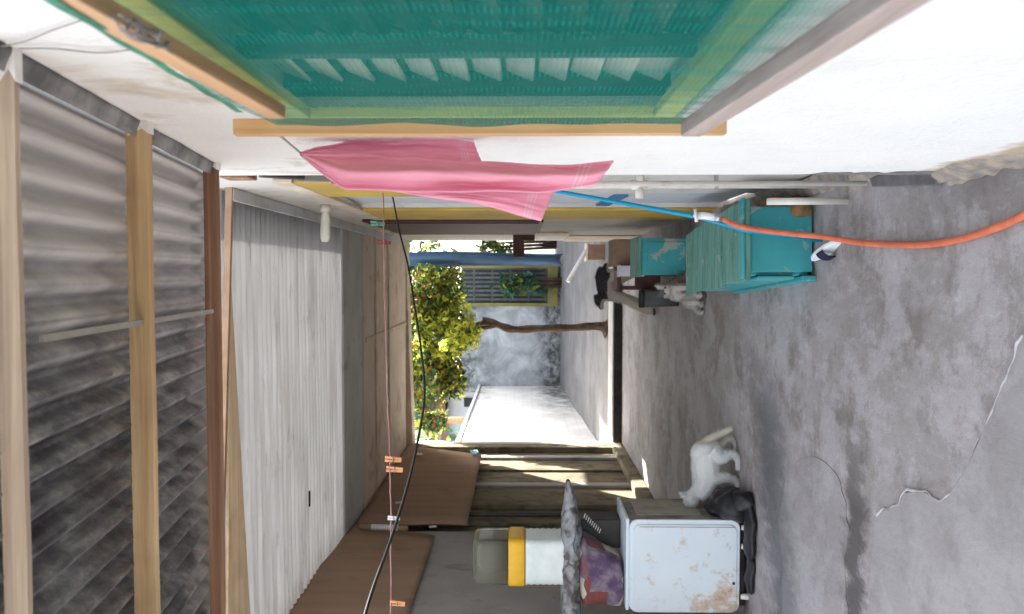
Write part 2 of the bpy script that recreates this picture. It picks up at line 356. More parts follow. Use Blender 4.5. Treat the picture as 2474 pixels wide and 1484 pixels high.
# ------------------------------------------------------------------ mesh building
class MB:
    def __init__(s): s.v = []; s.f = []; s.mi = []; s.uv = None; s.cur = 0
    def add(s, vs, fs):
        o = len(s.v); s.v += [V(p) for p in vs]
        for f in fs: s.f.append([i + o for i in f]); s.mi.append(s.cur)
    def box8(s, p): s.add(p, [(0, 3, 2, 1), (4, 5, 6, 7), (0, 1, 5, 4), (1, 2, 6, 5), (2, 3, 7, 6), (3, 0, 4, 7)])
    def box(s, x0, x1, y0, y1, z0, z1):
        s.box8([(x0, y0, z0), (x1, y0, z0), (x1, y1, z0), (x0, y1, z0), (x0, y0, z1), (x1, y0, z1), (x1, y1, z1), (x0, y1, z1)])
    def obox(s, c, size, rot):
        a, b, d = (k / 2 for k in size); c = V(c)
        s.box8([c + rot @ V(p) for p in ((-a, -b, -d), (a, -b, -d), (a, b, -d), (-a, b, -d), (-a, -b, d), (a, -b, d), (a, b, d), (-a, b, d))])
    def bar(s, p, q, w, h, up=(0, 0, 1)):
        p, q = V(p), V(q); d = (q - p); L = d.length; d.normalize(); u = V(up); sx = d.cross(u).normalized(); u = sx.cross(d)
        s.obox((p + q) / 2, (w, L, h), Matrix((sx, d, u)).transposed())
    def tube(s, pts, r, n=8, cap=True):
        pts = [V(p) for p in pts]; rs = r if isinstance(r, (list, tuple)) else [r] * len(pts)
        t0 = (pts[1] - pts[0]).normalized(); a = t0.orthogonal().normalized(); vs = []
        for i, p in enumerate(pts):
            t = (pts[min(i + 1, len(pts) - 1)] - pts[max(i - 1, 0)]).normalized()
            a = (a - t * a.dot(t)).normalized(); b = t.cross(a)
            for k in range(n):
                an = 2 * math.pi * k / n; vs.append(p + (a * math.cos(an) + b * math.sin(an)) * rs[i])
        fs = [(i * n + k, i * n + (k + 1) % n, (i + 1) * n + (k + 1) % n, (i + 1) * n + k) for i in range(len(pts) - 1) for k in range(n)]
        if cap: fs += [tuple(reversed(range(n))), tuple(range((len(pts) - 1) * n, len(pts) * n))]
        s.add(vs, fs)
    def ell(s, c, r, rot=None, nu=12, nv=16):
        c = V(c); rot = rot or Matrix.Identity(3); vs = [c + rot @ V((0, 0, r[2]))]
        for i in range(1, nu):
            th = math.pi * i / nu
            for j in range(nv):
                ph = 2 * math.pi * j / nv; vs.append(c + rot @ V((r[0] * math.sin(th) * math.cos(ph), r[1] * math.sin(th) * math.sin(ph), r[2] * math.cos(th))))
        vs.append(c + rot @ V((0, 0, -r[2]))); fs = []
        for j in range(nv): fs.append((0, 1 + j, 1 + (j + 1) % nv))
        for i in range(nu - 2):
            for j in range(nv): a = 1 + i * nv; fs.append((a + j, a + nv + j, a + nv + (j + 1) % nv, a + (j + 1) % nv))
        l = len(vs) - 1; a = 1 + (nu - 2) * nv
        for j in range(nv): fs.append((l, a + (j + 1) % nv, a + j))
        s.add(vs, fs)
    def prism(s, poly, off):
        poly = [V(p) for p in poly]; n = len(poly); off = V(off)
        s.add(poly + [p + off for p in poly], [tuple(reversed(range(n))), tuple(range(n, 2 * n))] + [(i, (i + 1) % n, n + (i + 1) % n, n + i) for i in range(n)])
    def grid(s, fn, nu, nv):
        vs = [fn(i / nu, j / nv) for i in range(nu + 1) for j in range(nv + 1)]
        if s.uv is None: s.uv = {}
        for i in range(nu + 1):
            for j in range(nv + 1): s.uv[len(s.v) + i * (nv + 1) + j] = (i / nu, j / nv)
        s.add(vs, [(i * (nv + 1) + j, (i + 1) * (nv + 1) + j, (i + 1) * (nv + 1) + j + 1, i * (nv + 1) + j + 1) for i in range(nu) for j in range(nv)])
    def lathe(s, c, prof, n=32, sq=None):
        c = V(c); vs = []
        for r, z in prof:
            for k in range(n):
                a = 2 * math.pi * k / n; q = 1.0
                if sq: q = 1 / (abs(math.cos(a)) ** sq + abs(math.sin(a)) ** sq) ** (1 / sq)
                vs.append(c + V((r * q * math.cos(a), r * q * math.sin(a), z)))
        m = len(prof); fs = [(i * n + k, i * n + (k + 1) % n, (i + 1) * n + (k + 1) % n, (i + 1) * n + k) for i in range(m - 1) for k in range(n)]
        fs += [tuple(reversed(range(n))), tuple(range((m - 1) * n, m * n))]; s.add(vs, fs)
    def build(s, name, mats, parent=None, smooth=False, bevel=0, solid=0, label=None):
        if not isinstance(mats, (list, tuple)): mats = [mats]
        if parent is not None: off = OFF[parent]
        else:
            xs = [p.x for p in s.v]; ys = [p.y for p in s.v]; off = V(((min(xs) + max(xs)) / 2, (min(ys) + max(ys)) / 2, min(p.z for p in s.v)))
        me = bpy.data.meshes.new(name); me.from_pydata([p - off for p in s.v], [], s.f); me.update()
        for k in mats: me.materials.append(k)
        me.polygons.foreach_set('material_index', s.mi)
        if s.uv:
            l = me.uv_layers.new(name='UVMap')
            for lp in me.loops: l.data[lp.index].uv = s.uv.get(lp.vertex_index, (0, 0))
        bm = bmesh.new(); bm.from_mesh(me)
        if not s.uv: bmesh.ops.recalc_face_normals(bm, faces=bm.faces[:])
        bm.to_mesh(me); bm.free()
        me.polygons.foreach_set('use_smooth', [smooth] * len(me.polygons))
        o = bpy.data.objects.new(name, me); COL.objects.link(o)
        if parent is not None: o.parent = parent
        else: o.location = off
        OFF[o] = off
        if bevel:
            b = o.modifiers.new('bevel', 'BEVEL'); b.width = bevel; b.segments = 2; b.limit_method = 'ANGLE'
        if solid:
            q = o.modifiers.new('thickness', 'SOLIDIFY'); q.thickness = solid; q.offset = 0
        if label: o['label'] = label
        return o
OFF = {}
def tag(o, label, cat, group=None, kind=None):
    o['label'] = label; o['category'] = cat
    if group: o['group'] = group
    if kind: o['kind'] = kind
    return o
def thing(name, loc, label, cat, group=None, kind=None):
    o = bpy.data.objects.new(name, None); COL.objects.link(o); o.location = V(loc); o.empty_display_size = .1; OFF[o] = V(loc)
    return tag(o, label, cat, group, kind)
def struct(o): o['kind'] = 'structure'; return o
def catmull(pts, k=8):
    P = [V(p) for p in pts]; P = [P[0] * 2 - P[1]] + P + [P[-1] * 2 - P[-2]]; out = []
    for i in range(1, len(P) - 2):
        for t in range(k):
            t /= k; a, b, c, d = P[i - 1:i + 3]
            out.append(.5 * ((2 * b) + (c - a) * t + (2 * a - 5 * b + 4 * c - d) * t * t + (3 * b - a - 3 * c + d) * t ** 3))
    return out + [P[-2]]
def lerp_poly(tab, x):
    for (a, ya), (b, yb) in zip(tab, tab[1:]):
        if x <= b: return ya + (yb - ya) * max(0, (x - a)) / (b - a)
    return tab[-1][1]

# ------------------------------------------------------------------ the ground
b = MB(); b.add([(-60, -30, 0), (60, -30, 0), (60, 11.5, 0), (-60, 11.5, 0)], [(0, 1, 2, 3)]); struct(b.build('ground', M['floor']))
b = MB()
poly = [(2473, 805), (2440, 900), (2402, 985), (2370, 1060), (2345, 1120), (2302, 1185), (2272, 1208), (2232, 1187), (2186, 1190), (2168, 1218), (2120, 1240), (2112, 1320), (2098, 1500), (2150, 1640), (2700, 1640), (2800, 800)]
b.prism([atz(*p) + V((0, 0, .0005)) for p in poly], (0, 0, .006)); struct(b.build('floor_patch', M['screed'], bevel=.003))
b = MB()
pts = catmull([atz(*p) + V((0, 0, .005)) for p in poly[:11]], 30)
def jit(p, a): return p + V((random.uniform(-a, a), random.uniform(-a, a), 0))
b.tube([p + V((.016 * noise.noise(p * 16), .016 * noise.noise(p * 16 + V((4, 0, 0))), -.001)) for p in pts], [max(.0008, .0032 + .006 * noise.noise(p * 11 + V((0, 8, 0)))) for p in pts], 6); struct(b.build('floor_crack', M['crack']))
b = MB()
b.prism([atz(*p) + V((.018 * noise.noise(V((p[0] * .03, p[1] * .03, 0))), .03 * noise.noise(V((p[0] * .03, p[1] * .03, 4))), .0005)) for p in catmull([(1900, 1140, 0), (1960, 1105, 0), (2008, 1130, 0), (2038, 1190, 0), (2048, 1280, 0), (2042, 1380, 0), (2036, 1540, 0), (1905, 1540, 0), (1892, 1380, 0), (1884, 1260, 0)], 12) for p in [(p.x, p.y)]], (0, 0, .003))
struct(b.build('floor_patch', M['screed_old']))
# step up to the garden
b = MB(); b.box(-2.62, .46, 11.5, 11.56, -.02, .118); struct(b.build('step_riser', M['drain']))
b = MB(); b.box(-2.62, .46, 11.56, 12.15, -.02, .13); struct(b.build('step_kerb', M['kerb'], bevel=.01))
b = MB()
def gz(y): return .12 + max(0, y - 12.1) * .047 if y < 20.2 else .12 + 8.1 * .047
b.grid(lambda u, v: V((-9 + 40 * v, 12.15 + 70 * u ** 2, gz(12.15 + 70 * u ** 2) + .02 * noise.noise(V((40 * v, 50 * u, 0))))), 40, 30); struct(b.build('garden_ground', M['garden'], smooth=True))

# ------------------------------------------------------------------ the house on the right
house = thing('house', (.4, 3, 0), 'white plastered house along the right side, with louvred window, blue door and dark shutter', 'house')
b = MB()
zt = 3.4
for x0, x1, y0, y1, z0, z1 in ((.33, .50, -2.5, .25, 0, zt), (.33, .50, 1.86, 2.71, 0, zt), (.33, .50, .25, 1.86, 0, 1.085), (.33, .50, .25, 1.86, 1.965, zt)): b.box(x0, x1, y0, y1, z0, z1)
b.build('wall', M['wall'], house)
b = MB()
def skf(u, v):
    y = .6 + 2.1 * u; h = max(.012, .05 + .07 * noise.noise(V((y * 2.3, 0, 1))) + .03 * noise.noise(V((y * 9, 0, 1))) + (.05 if y > 2.35 else 0))
    w = .030 + .016 * noise.noise(V((y * 4, 3, 1))) + .012 * noise.noise(V((y * 16, v * 4, 1)))
    return V((.331 - w * (1 - v ** 3) - (.006 * noise.noise(V((y * 25, v * 9, 5)))) * (v < 1), y, h * v - .002))
b.grid(skf, 220, 10)
def skf2(u, v):
    y = 2.72 + 3.2 * u; h = max(.015, .06 + .08 * noise.noise(V((y * 2.1, 0, 7))) + .04 * noise.noise(V((y * 8, 0, 7))))
    w = (.10 + .05 * noise.noise(V((y * 3, 3, 7))) + .02 * noise.noise(V((y * 12, v * 4, 7)))) * (1 - .6 * u)
    return V((.461 - w * (1 - v ** 2.2) - .008 * noise.noise(V((y * 22, v * 9, 8))) * (v < 1), y, h * v - .002))
b.grid(skf2, 260, 10)
b.build('skirting', plain('ochre_cement', (.38, .31, .24), (.19, .18, .17), 16, .9, bump=.6), house, True)
b = MB(); P = []
for k in range(26):
    z = .44 - .43 * k / 25; P.append(V((.3285, 2.65 - .05 * noise.noise(V((0, z * 14, 3))) - .05 * (k / 25) ** 2 - .03 * noise.noise(V((0, z * 40, 3))), z)))
P += [V((.3285, 2.7135, .003)), V((.3285, 2.7135, .52)), V((.3285, 2.70, .47))]
b.prism(P, (.0012, 0, 0)); b.build('bare_plaster', plain('bare_plaster', (.25, .235, .225), (.13, .125, .12), 22, .9, bump=.7), house)
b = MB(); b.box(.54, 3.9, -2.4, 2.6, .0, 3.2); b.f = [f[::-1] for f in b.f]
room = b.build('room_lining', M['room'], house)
b = MB()
b.box(.47, .62, 2.712, 4.74, 0, zt); b.box(.47, .62, 5.74, 11.45, 0, zt); b.box(.47, .62, 4.74, 5.74, 2.62, zt)
b.build('wall', M['wall_far'], house)
win = MB()
for y0, y1, z0, z1 in ((.27, 1.84, 1.09, 1.135), (.27, 1.84, 1.885, 1.96), (1.765, 1.84, 1.135, 1.885), (.27, .33, 1.135, 1.885)): win.box(.338, .365, y0, y1, z0, z1)
w = win.build('window', M['yellow_green'], house, bevel=.004)
mu = MB(); mu.box(.405, .44, 1.50, 1.535, 1.10, 1.95); mu.box(.405, .46, 1.85, 1.88, 1.0, 2.0); mu.build('mullion', M['grille'], w)
M['blade'] = plain('pale_glass_blade', (.80, .70, .66), (.66, .58, .55), 6, .35)
for k in range(13):
    z = 1.065 + k * .072
    q = MB(); q.obox((.45, 1.70, z), (.064, .29, .008), Matrix.Rotation(R(-68), 3, 'Y')); q.build('louvre_blade', M['blade'], w)
for k in range(13):
    z = 1.065 + k * .072
    q = MB(); q.obox((.45, .88, z), (.085, 1.22, .007), Matrix.Rotation(R(-62), 3, 'Y')); q.build('louvre_blade', M['window_dark'], w)
# door between two yellow jambs
dr = MB(); dr.box(.50, .54, 4.75, 5.73, .03, 2.6)
for z in (.25, 1.35): dr.box(.492, .50, 4.88, 5.60, z, z + .95)
door = dr.build('door', M['pale_blue'], house, bevel=.004)
q = MB(); q.bar(atx(1500, 473, .484), atx(1454, 496, .484), .09, .012, (1, 0, 0)); q.build('brace', M['strap_blue'], door)
for y0, y1, z0 in ((4.02, 4.73, 1.72), (5.75, 6.72, .02)):
    q = MB(); q.box(.450, .469, y0, y1, z0, 2.56); q.build('door_jamb', M['yellow'], house, bevel=.004)
q = MB(); q.box(.448, .469, 4.0, 6.75, 2.562, 2.66); q.build('door_head', M['pale_trim'], house, bevel=.004)
q = MB()
q.box(.445, .469, 6.95, 9.0, 1.24, 2.80)
for k in range(9): q.box(.434, .445, 7.02 + k * .218, 7.02 + k * .218 + .20, 1.28, 2.76)
sh = q.build('shutter', M['maroon'], house, bevel=.005)
q = MB(); q.box(.452, .469, 9.02, 9.5, .9, 2.9); q.box(.455, .469, 9.8, 11.4, .0, .85); q.build('wall_trim', M['pale_trim'], house, bevel=.005)
q = MB(); q.box(.19, .469, 9.25, 9.36, 1.40, 1.53); q.box(.38, .469, 9.27, 9.34, 1.28, 1.40); q.build('wall_bracket', M['maroon_wood'], house, bevel=.01)
# unseen blocks added past the step, shaped for the garden's shade and sun patch
q = MB(); q.box(1.35, 6, 11.6, 12.78, -.1, 4.9); q.box(1.352, 6, 12.782, 13.9, -.1, 3.9); q.box(1.354, 1.45, 13.18, 13.9, 3.9, 4.9); q.box(1.35, 6, 13.902, 19.4, -.1, 4.2); q.box(1.35, 6, 19.41, 24, -.1, 7.2); q.build('unseen_shade_blocks', M['house_pale'], house)

# pipes on the wall corner
def pipe(name, pts, r, mat, label, cat, n=10, group=None):
    b = MB(); b.tube(pts, r, n); o = b.build(name, mat, None, True); return tag(o, label, cat, group)
t = thing('drain_pipe', (.40, 3.66, 0), 'white plastic drain pipe with a tee joint, upright near the white wall corner', 'pipe')
b = MB(); b.tube([(.40, 3.66, .06), (.40, 3.66, 2.0)], .017, 12); b.build('pipe', M['pvc'], t, True)
p = aty(1545, 449, 3.66); b = MB(); b.tube([(.40, 3.66, p.z - .035), (.40, 3.66, p.z + .035)], .023, 12); b.tube([(.40, 3.66, p.z), (.46, 3.66, p.z)], .02, 10); b.tube([(.40, 3.66, p.z), (.34, 3.66, p.z)], .02, 10); b.build('tee_joint', M['pvc'], t, True)
for z in (.55, 1.5, 1.95):
    b = MB(); b.tube([(.40, 3.66, z - .008), (.40, 3.66, z + .008)], .021, 12); b.box(.40, .469, 3.65, 3.67, z - .008, z + .008); b.build('clip', M['steel'], t)
pipe('drain_pipe', [(.36, 3.25, .05), (.361, 3.25, 1.0), (.365, 3.26, 2.0)], .011, M['wall_far'], 'thin grey conduit pipe between the white wall corner and the tee-jointed pipe', 'pipe')
pipe('pipe_stub', [(.318, 3.56, 0), (.318, 3.58, .345)], .016, M['pvc'], 'short cream pipe stub standing on the floor by the wall corner', 'pipe')

p = aty(575, 412, 2.78); q = MB(); q.box(p.x - .03, .46, 2.74, 2.83, p.z - .05, p.z + .05); tag(q.build('timber_block', M['beam_brown'], bevel=.004), 'brown timber block fixed at the top of the white wall corner', 'block')
p, p2 = aty(625, 421, 2.84), aty(735, 428, 2.9); q = MB(); q.bar(p, p2, .02, .03); tag(q.build('trunking', M['dark_box'], bevel=.003), 'short black trunking below the timber block on the wall corner', 'trunking')
p, p2 = aty(720, 428, 2.95), aty(1000, 436, 2.95); q = MB(); q.bar(p, p2, .02, .03); tag(q.build('trunking', plain('grey_trunking', (.20, .19, .17), None, 8, .7), bevel=.003), 'long grey trunking on the wall corner, half behind the pink towel', 'trunking')
# shade-net frame in front of the window
nf = thing('shade_net_frame', (.27, 1.2, 1.0), 'wooden stick frame stretched with green shade netting over the house window', 'net screen')
b = MB(); p = aty(570, 315, 1.515); q_ = aty(1755, 335, 1.50)
b.bar(V((.272, 1.51, p.z)), V((.272, 1.51, q_.z)), .024, .030, (1, 0, 0)); b.build('stile', M['stick_z'], nf, bevel=.002)
def rail_pts(X0, Y0, X1, Y1, x):
    p, q = atx(X0, Y0, x), atx(X1, Y1, x); d = (p - q); return p + d * .6, q
p, q = rail_pts(195, 0, 668, 272, .245); b = MB(); b.bar(p, q, .020, .028); b.build('rail', M['stick_y'], nf, bevel=.002)
p, q = rail_pts(2150, 0, 1668, 312, .245); b = MB(); b.bar(p, q, .026, .034); b.build('rail', M['stick_grey'], nf, bevel=.002)
ztop0, zb0 = 1.42 + .455, 1.42 - .345
def netf(u, v):
    y = .25 + 1.27 * u; z = zb0 + (ztop0 - zb0) * v
    x = .270 + .006 * math.sin(y * 9) + .010 * noise.noise(V((y * 2, z * 7, 0))) * math.sin(v * math.pi)
    return V((x, y, z))
b = MB(); b.grid(netf, 60, 50); b.build('net', M['net'], nf, True)
b = MB()
ha, hb_ = atx(140, 0, .232), atx(592, 272, .25)
b.grid(lambda u, v: (ha + (ha - hb_) * .5).lerp(hb_, u) + V((0, 0, .012 * v + .002 * math.sin(u * 40))), 30, 1)
b.build('net_hem', M['green_plastic'], nf)
def jx(P, a): return P + V([random.uniform(-a, a) for _ in range(3)])
b = MB(); c = atx(348, 88, .225)
for k in range(9): b.tube(catmull([jx(c, .011) + V((0, .018 * (q - 2), -.004 * q)) for q in range(4)], 4), .0009, 5)
tag(b.build('tie_wire', M['wire'], None, True), 'twisted wire tie knotted round the upper rail of the green net frame', 'wire')
b = MB(); b.tube(catmull([atx(X, Y, .322) for X, Y in ((2, 113), (60, 100), (130, 72), (205, 47))], 6), .0014, 5)
tag(b.build('hanging_string', M['string'], None, True), 'thin string across the wall, nearer the upper corner above the timber frame', 'string')
b = MB(); b.tube(catmull([atx(X, Y, .322) for X, Y in ((45, 118), (130, 118), (240, 128), (320, 120))], 6), .0014, 5)
tag(b.build('hanging_string', M['string'], None, True), 'thin slack string on the wall just beyond the knotted wire tie', 'string')

# ------------------------------------------------------------------ roofs
pr = thing('porch_roof', (-1.4, 1.7, 2.1), 'dark mottled corrugated roof on pale timber beams over the near yard', 'roof')
def rz(y): return H + .61 + .139 * y
b = MB(); per = .062
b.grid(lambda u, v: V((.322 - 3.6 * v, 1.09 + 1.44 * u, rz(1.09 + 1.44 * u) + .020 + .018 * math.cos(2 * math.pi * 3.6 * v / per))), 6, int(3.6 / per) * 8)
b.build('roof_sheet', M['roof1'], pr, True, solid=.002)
def xbeam(Xt, Xb, y, dy, mat, name, parent, x0=.322, x1=-3.3):
    b = MB(); z1 = rz(y) + .003; z0 = H + (1262 - Xb) / F * y
    n = 24
    def f(u, v):
        return None
    for i in range(n):
        xa = x0 + (x1 - x0) * i / n; xb = x0 + (x1 - x0) * (i + 1) / n
        wa = .003 * noise.noise(V((xa * 3, y, 0))); wb = .003 * noise.noise(V((xb * 3, y, 0)))
        b.box8([(xa, y, z0 + wa), (xb, y, z0 + wb), (xb, y + dy, z0 + wb), (xa, y + dy, z0 + wa), (xa, y, z1), (xb, y, z1), (xb, y + dy, z1), (xa, y + dy, z1)])
    bm_ = b.build(name, mat, parent); return bm_
xbeam(0, 38, 1.182, .012, M['beam_grey'], 'beam', pr)
xbeam(305, 357, 1.74, .022, M['beam'], 'beam', pr)
xbeam(488, 522, 2.39, .03, M['beam_brown'], 'beam', pr)
for Xt, Xb, y, dy, w_ in ((0, 38, 1.182, .012, .05), (305, 357, 1.74, .022, .028), (488, 522, 2.39, .03, .022)):       # white painted beam ends at the wall
    b = MB(); z1 = rz(y) - .003; z0 = H + (1262 - Xb) / F * y - .003
    b.prism([(.33, y - .003, z0), (.33 - w_, y - .003, z0), (.33 - w_ * .6, y - .003, (z0 * 2 + z1) / 3), (.33 - w_ * 1.2, y - .003, z1), (.33, y - .003, z1)], (0, dy + .006, 0)); b.build('beam_end', M['wall'], pr)
b = MB()
b.grid(lambda u, v: V((.329 - .034 * v, 1.09 + 1.30 * u, rz(1.09 + 1.30 * u) - .030 + .012 * v + .004 * noise.noise(V((u * 9, v * 2, 1))))), 40, 3)
b.build('flashing', plain('lead_flashing', (.30, .30, .295), (.11, .11, .11), 9, .7), pr, True, solid=.003)
# posts far out on the left carry the beams
for y in (1.2, 2.39):
    b = MB(); b.box(-3.30, -3.22, y - .02, y + .06, 0, rz(y) - .02); b.build('post', M['beam'], pr)
b = MB(); p = aty(40, 818, 1.262); q = aty(470, 752, 2.36); b.bar(V((p.x, 1.262, rz(1.262) - .026)), V((q.x, 2.36, rz(2.36) - .026)), .012, .008)
tag(b.build('lath', M['lath']), 'thin grey lath lying diagonally under the dark corrugated roof', 'lath')

pg = thing('passage_roof', (-1, 8, 3.0), 'white ribbed sheet roof with ceiling boards and end beam over the passage', 'roof')
ZC = H + 1.65
def r2(u, v):
    x = .468 - 3.15 * v; y0 = 4.42 - .12 * v; y = y0 + (7.45 - y0) * u
    return V((x, y, ZC + .02 + .013 * math.cos(2 * math.pi * (y + .03 * x) / .092)))
b = MB(); b.grid(r2, 300, 6); b.build('roof_sheet', M['roof2'], pg, True, solid=.002)
b = MB(); b.bar(aty(556, 415, 4.40), aty(526, 1540, 4.40), .03, .035); b.build('fascia', plain('tan_batten', (.36, .24, .16), (.26, .16, .10), 6, .8), pg)
def wedge(pts, th, mat, nm):
    b = MB(); b.prism(pts, th); return b.build(nm, mat, pg)
wedge([atz(551, 640, ZC + .002), atz(545, 1560, ZC + .002), atz(604, 1560, ZC + .002)], (0, 0, -.012), M['cream_board'], 'soffit_board')
b = MB(); b.box(.40, .468, 4.4, 11.2, ZC - .075, ZC - .05); b.build('wall_plate', M['ceil_grey'], pg, bevel=.004)
b = MB(); b.box(-2.66, .468, 7.36, 8.31, ZC - .012, ZC + .008); b.build('ceiling_board', M['ceil_grey'], pg, bevel=.004)
b = MB(); b.box(-.69, .468, 8.22, 11.2, ZC - .025, ZC - .013); b.build('ceiling_board', M['ceil_beige'], pg, bevel=.004)
b = MB(); b.box(-2.66, -.692, 8.22, 11.2, ZC - .025, ZC - .013); b.build('ceiling_board', M['ceil_beige'], pg, bevel=.004)
b = MB(); b.box(-.715, -.665, 8.30, 11.2, ZC - .04, ZC - .0262); b.build('batten', M['pale_trim'], pg, bevel=.004)
b = MB(); b.box(-2.42, .468, 8.84, 8.9, ZC - .044, ZC - .0255); b.build('batten', M['pale_trim'], pg)
b = MB(); b.box(-2.42, .468, 9.7, 9.76, ZC - .044, ZC - .0255); b.build('batten', M['pale_trim'], pg)
b = MB(); b.box8([(-2.6, 11.2, ZC - .12), (.468, 11.2, ZC - .03), (.468, 11.5, ZC - .03), (-2.6, 11.5, ZC - .12), (-2.6, 11.2, ZC + .3), (.468, 11.2, ZC + .3), (.468, 11.5, ZC + .3), (-2.6, 11.5, ZC + .3)]); b.build('end_beam', M['pale_trim'], pg, bevel=.01)
b = MB(); p = aty(740, 1205, 6.2); b.box(p.x - .06, p.x + .06, ZC and p.y - .012, p.y + .012, ZC + .003, ZC + .012); b.build('roof_slot', M['black'], pg)

# ------------------------------------------------------------------ left side wall
lw = thing('side_wall', (-2.5, 8, 0), 'grey plastered side wall of the passage, stained with old boards towards the garden', 'wall')
b = MB(); b.box(-2.62, -2.44, 4.5, 7.55, 0, 3.30); b.build('wall', M['wall_grey'], lw)
b = MB(); b.box(-2.66, -2.50, 7.552, 11.5, 0, 3.25); b.build('wall', M['wall_old'], lw)
for y, w_, m_, px in ((7.58, .10, 'drain', .02), (7.9, .16, 'wall_old', .03), (8.22, .12, 'drain', .015), (8.48, .2, 'wall_old', .05), (9.35, .14, 'wall_grey', .03), (10.1, .22, 'wall_old', .03), (10.75, .14, 'wall_grey', .04), (11.2, .25, 'wall_old', .08)):
    b = MB(); b.box(-2.50, -2.50 + px, y, y + w_, 0.002, 3.0); b.build('pilaster', M[m_], lw, bevel=.008)
b = MB(); b.box(-2.50, -2.40, 7.6, 11.4, 0.001, .16); b.build('skirting', M['wall_old'], lw, bevel=.02)

def sheet(name, corners, x, label, cat, mat=M['card'], nu=14, nv=10, bow=.03):
    a, b_, c, d = [atx(X, Y, x) for X, Y in corners]
    def f(u, v):
        p = a.lerp(b_, u).lerp(d.lerp(c, u), v)
        return p + V((bow * abs(noise.noise(V((p.y * 1.3, p.z * 1.6, 2)))), 0, .006 * noise.noise(V((p.y * 9, p.z, 5)))))
    b = MB(); b.grid(f, nu, nv); o = b.build(name, mat, None, True, solid=.006); return tag(o, label, cat)
sheet('cardboard_sheet', ((985, 1076), (1163, 1100), (1128, 1270), (862, 1266)), -2.40, 'tall brown cardboard sheet on the side wall, the one nearer the garden', 'cardboard')
sheet('cardboard_sheet', ((862, 1262), (1050, 1296), (975, 1520), (655, 1520)), -2.42, 'wide brown cardboard sheet on the side wall, nearest the washing machine', 'cardboard')
b = MB(); p, q = atx(868, 1272, -2.36), atx(985, 1276, -2.36); d = (q - p)
b.tube([p, p + d * .28], .024, 10); b.tube([p + d * .72, q], .024, 10); b.cur = 1; b.tube([p + d * .25, p + d * .80], .028, 12)
tag(b.build('paper_roll', [M['card'], M['paper']], None, True), 'white paper roll with brown ends stuck between the two cardboard sheets', 'paper roll')
def note(X, Y, w, h, mat, label):
    p = atx(X, Y, -2.352); b = MB(); b.obox(p, (.004, w, h), Matrix.Rotation(R(12), 3, 'X')); tag(b.build('paper_tag', mat), label, 'tag')
note(1146, 1092, .20, .10, M['blue_paper'], 'small pale blue tag at the bottom corner of the far cardboard')
note(1010, 1097, .09, .10, M['paper'], 'small slanted white tag high on the far cardboard sheet')
note(964, 1214, .06, .08, M['paper'], 'small white tag in the middle of the far cardboard sheet')
note(1045, 1272, .05, .07, M['paper'], 'small white tag at the gap below the two cardboard sheets')

# ------------------------------------------------------------------ garden
t = thing('garden_wall', (-1.2, 20, .4), 'stained white block wall closing the garden behind the tree trunk', 'wall')
b = MB(); b.box(-2.95, -.80, 20, 20.2, 0, 2.95); b.box(-.80, .28, 20, 20.2, 0, .62); b.box(.20, .30, 19.98, 20.2, .62, 2.95)
b.build('wall', None or M['wall_garden'], t)
def block_mat(name='block_courses', a=(.52, .55, .58), c=(.30, .31, .32), far=False):
    m = NT(name)
    col = m.mix(m.step(m.noise(1.6, 5, .65, dist=.5), .36, .6), a, c)
    x, y, z = m.sep()
    top = m.math('ADD', z, m.math('MULTIPLY', m.noise(2.2, 5, .65), .9))
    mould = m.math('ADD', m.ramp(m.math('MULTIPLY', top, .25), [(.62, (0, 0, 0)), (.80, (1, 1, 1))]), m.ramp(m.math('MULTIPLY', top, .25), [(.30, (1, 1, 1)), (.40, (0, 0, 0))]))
    if far: mould = m.math('MULTIPLY', mould, m.ramp(m.math('MULTIPLY', y, .05), [(.76, (.08,) * 3), (.93, (1, 1, 1))]))  # left wall: mould towards the far end, partly shade put into the colour
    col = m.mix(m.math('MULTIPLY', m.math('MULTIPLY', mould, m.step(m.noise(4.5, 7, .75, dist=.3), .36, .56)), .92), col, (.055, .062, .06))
    fy = m.math('FRACT', m.math('MULTIPLY', z, 5.0)); j = m.ramp(fy, [(.0, (1, 1, 1)), (.07, (0, 0, 0))])
    col = m.mix(m.math('MULTIPLY', j, .25), col, (.2, .2, .2))
    m.bump(m.noise(22, 4, .6), .4, .01); return m.fin(col, .95, 0, .1)
M['blocks'] = block_mat(); t.children[0].data.materials[0] = M['blocks']
t = thing('garden_wall', (-2.85, 16, .2), 'sunlit pale block wall along the left side of the garden', 'wall')
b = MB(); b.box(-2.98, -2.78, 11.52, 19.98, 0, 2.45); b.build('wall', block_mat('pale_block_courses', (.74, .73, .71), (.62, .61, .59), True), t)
b = MB(); b.box(-3.0, -2.75, 11.5, 19.99, 2.45, 2.52); b.build('coping', M['wall_garden'], t, bevel=.01)
b = MB()
b.box(-2.74, -2.42, 11.42, 11.62, .0, 3.2)
tag(b.build('gate_post', M['wall_far'], bevel=.01), 'cream gate post at the left of the opening to the garden', 'post')
t = thing('grille_gate', (-.3, 19.97, .6), 'barred grey gate in a yellow frame in the back wall of the garden', 'gate')
for nm, bx in (('frame', [(-.80, -.72, 19.93, 19.99, .55, 2.95), (.14, .22, 19.93, 19.99, .55, 2.95), (-.72, .14, 19.93, 19.99, .55, .80)]),):
    b = MB(); [b.box(*k) for k in bx]; b.build('frame', M['yel_trim'], t, bevel=.005)
b = MB(); [b.box(-.70, .13, 20.0, 20.02, z, z + .045) for z in (.82, 1.25, 1.7, 2.15, 2.6, 2.88)]; b.build('crossbar', M['grille'], t)
for k in range(8):
    b = MB(); x = -.66 + k * .108; b.box(x, x + .055, 19.985, 20.0, .80, 2.93); b.build('bar', M['grille'], t)
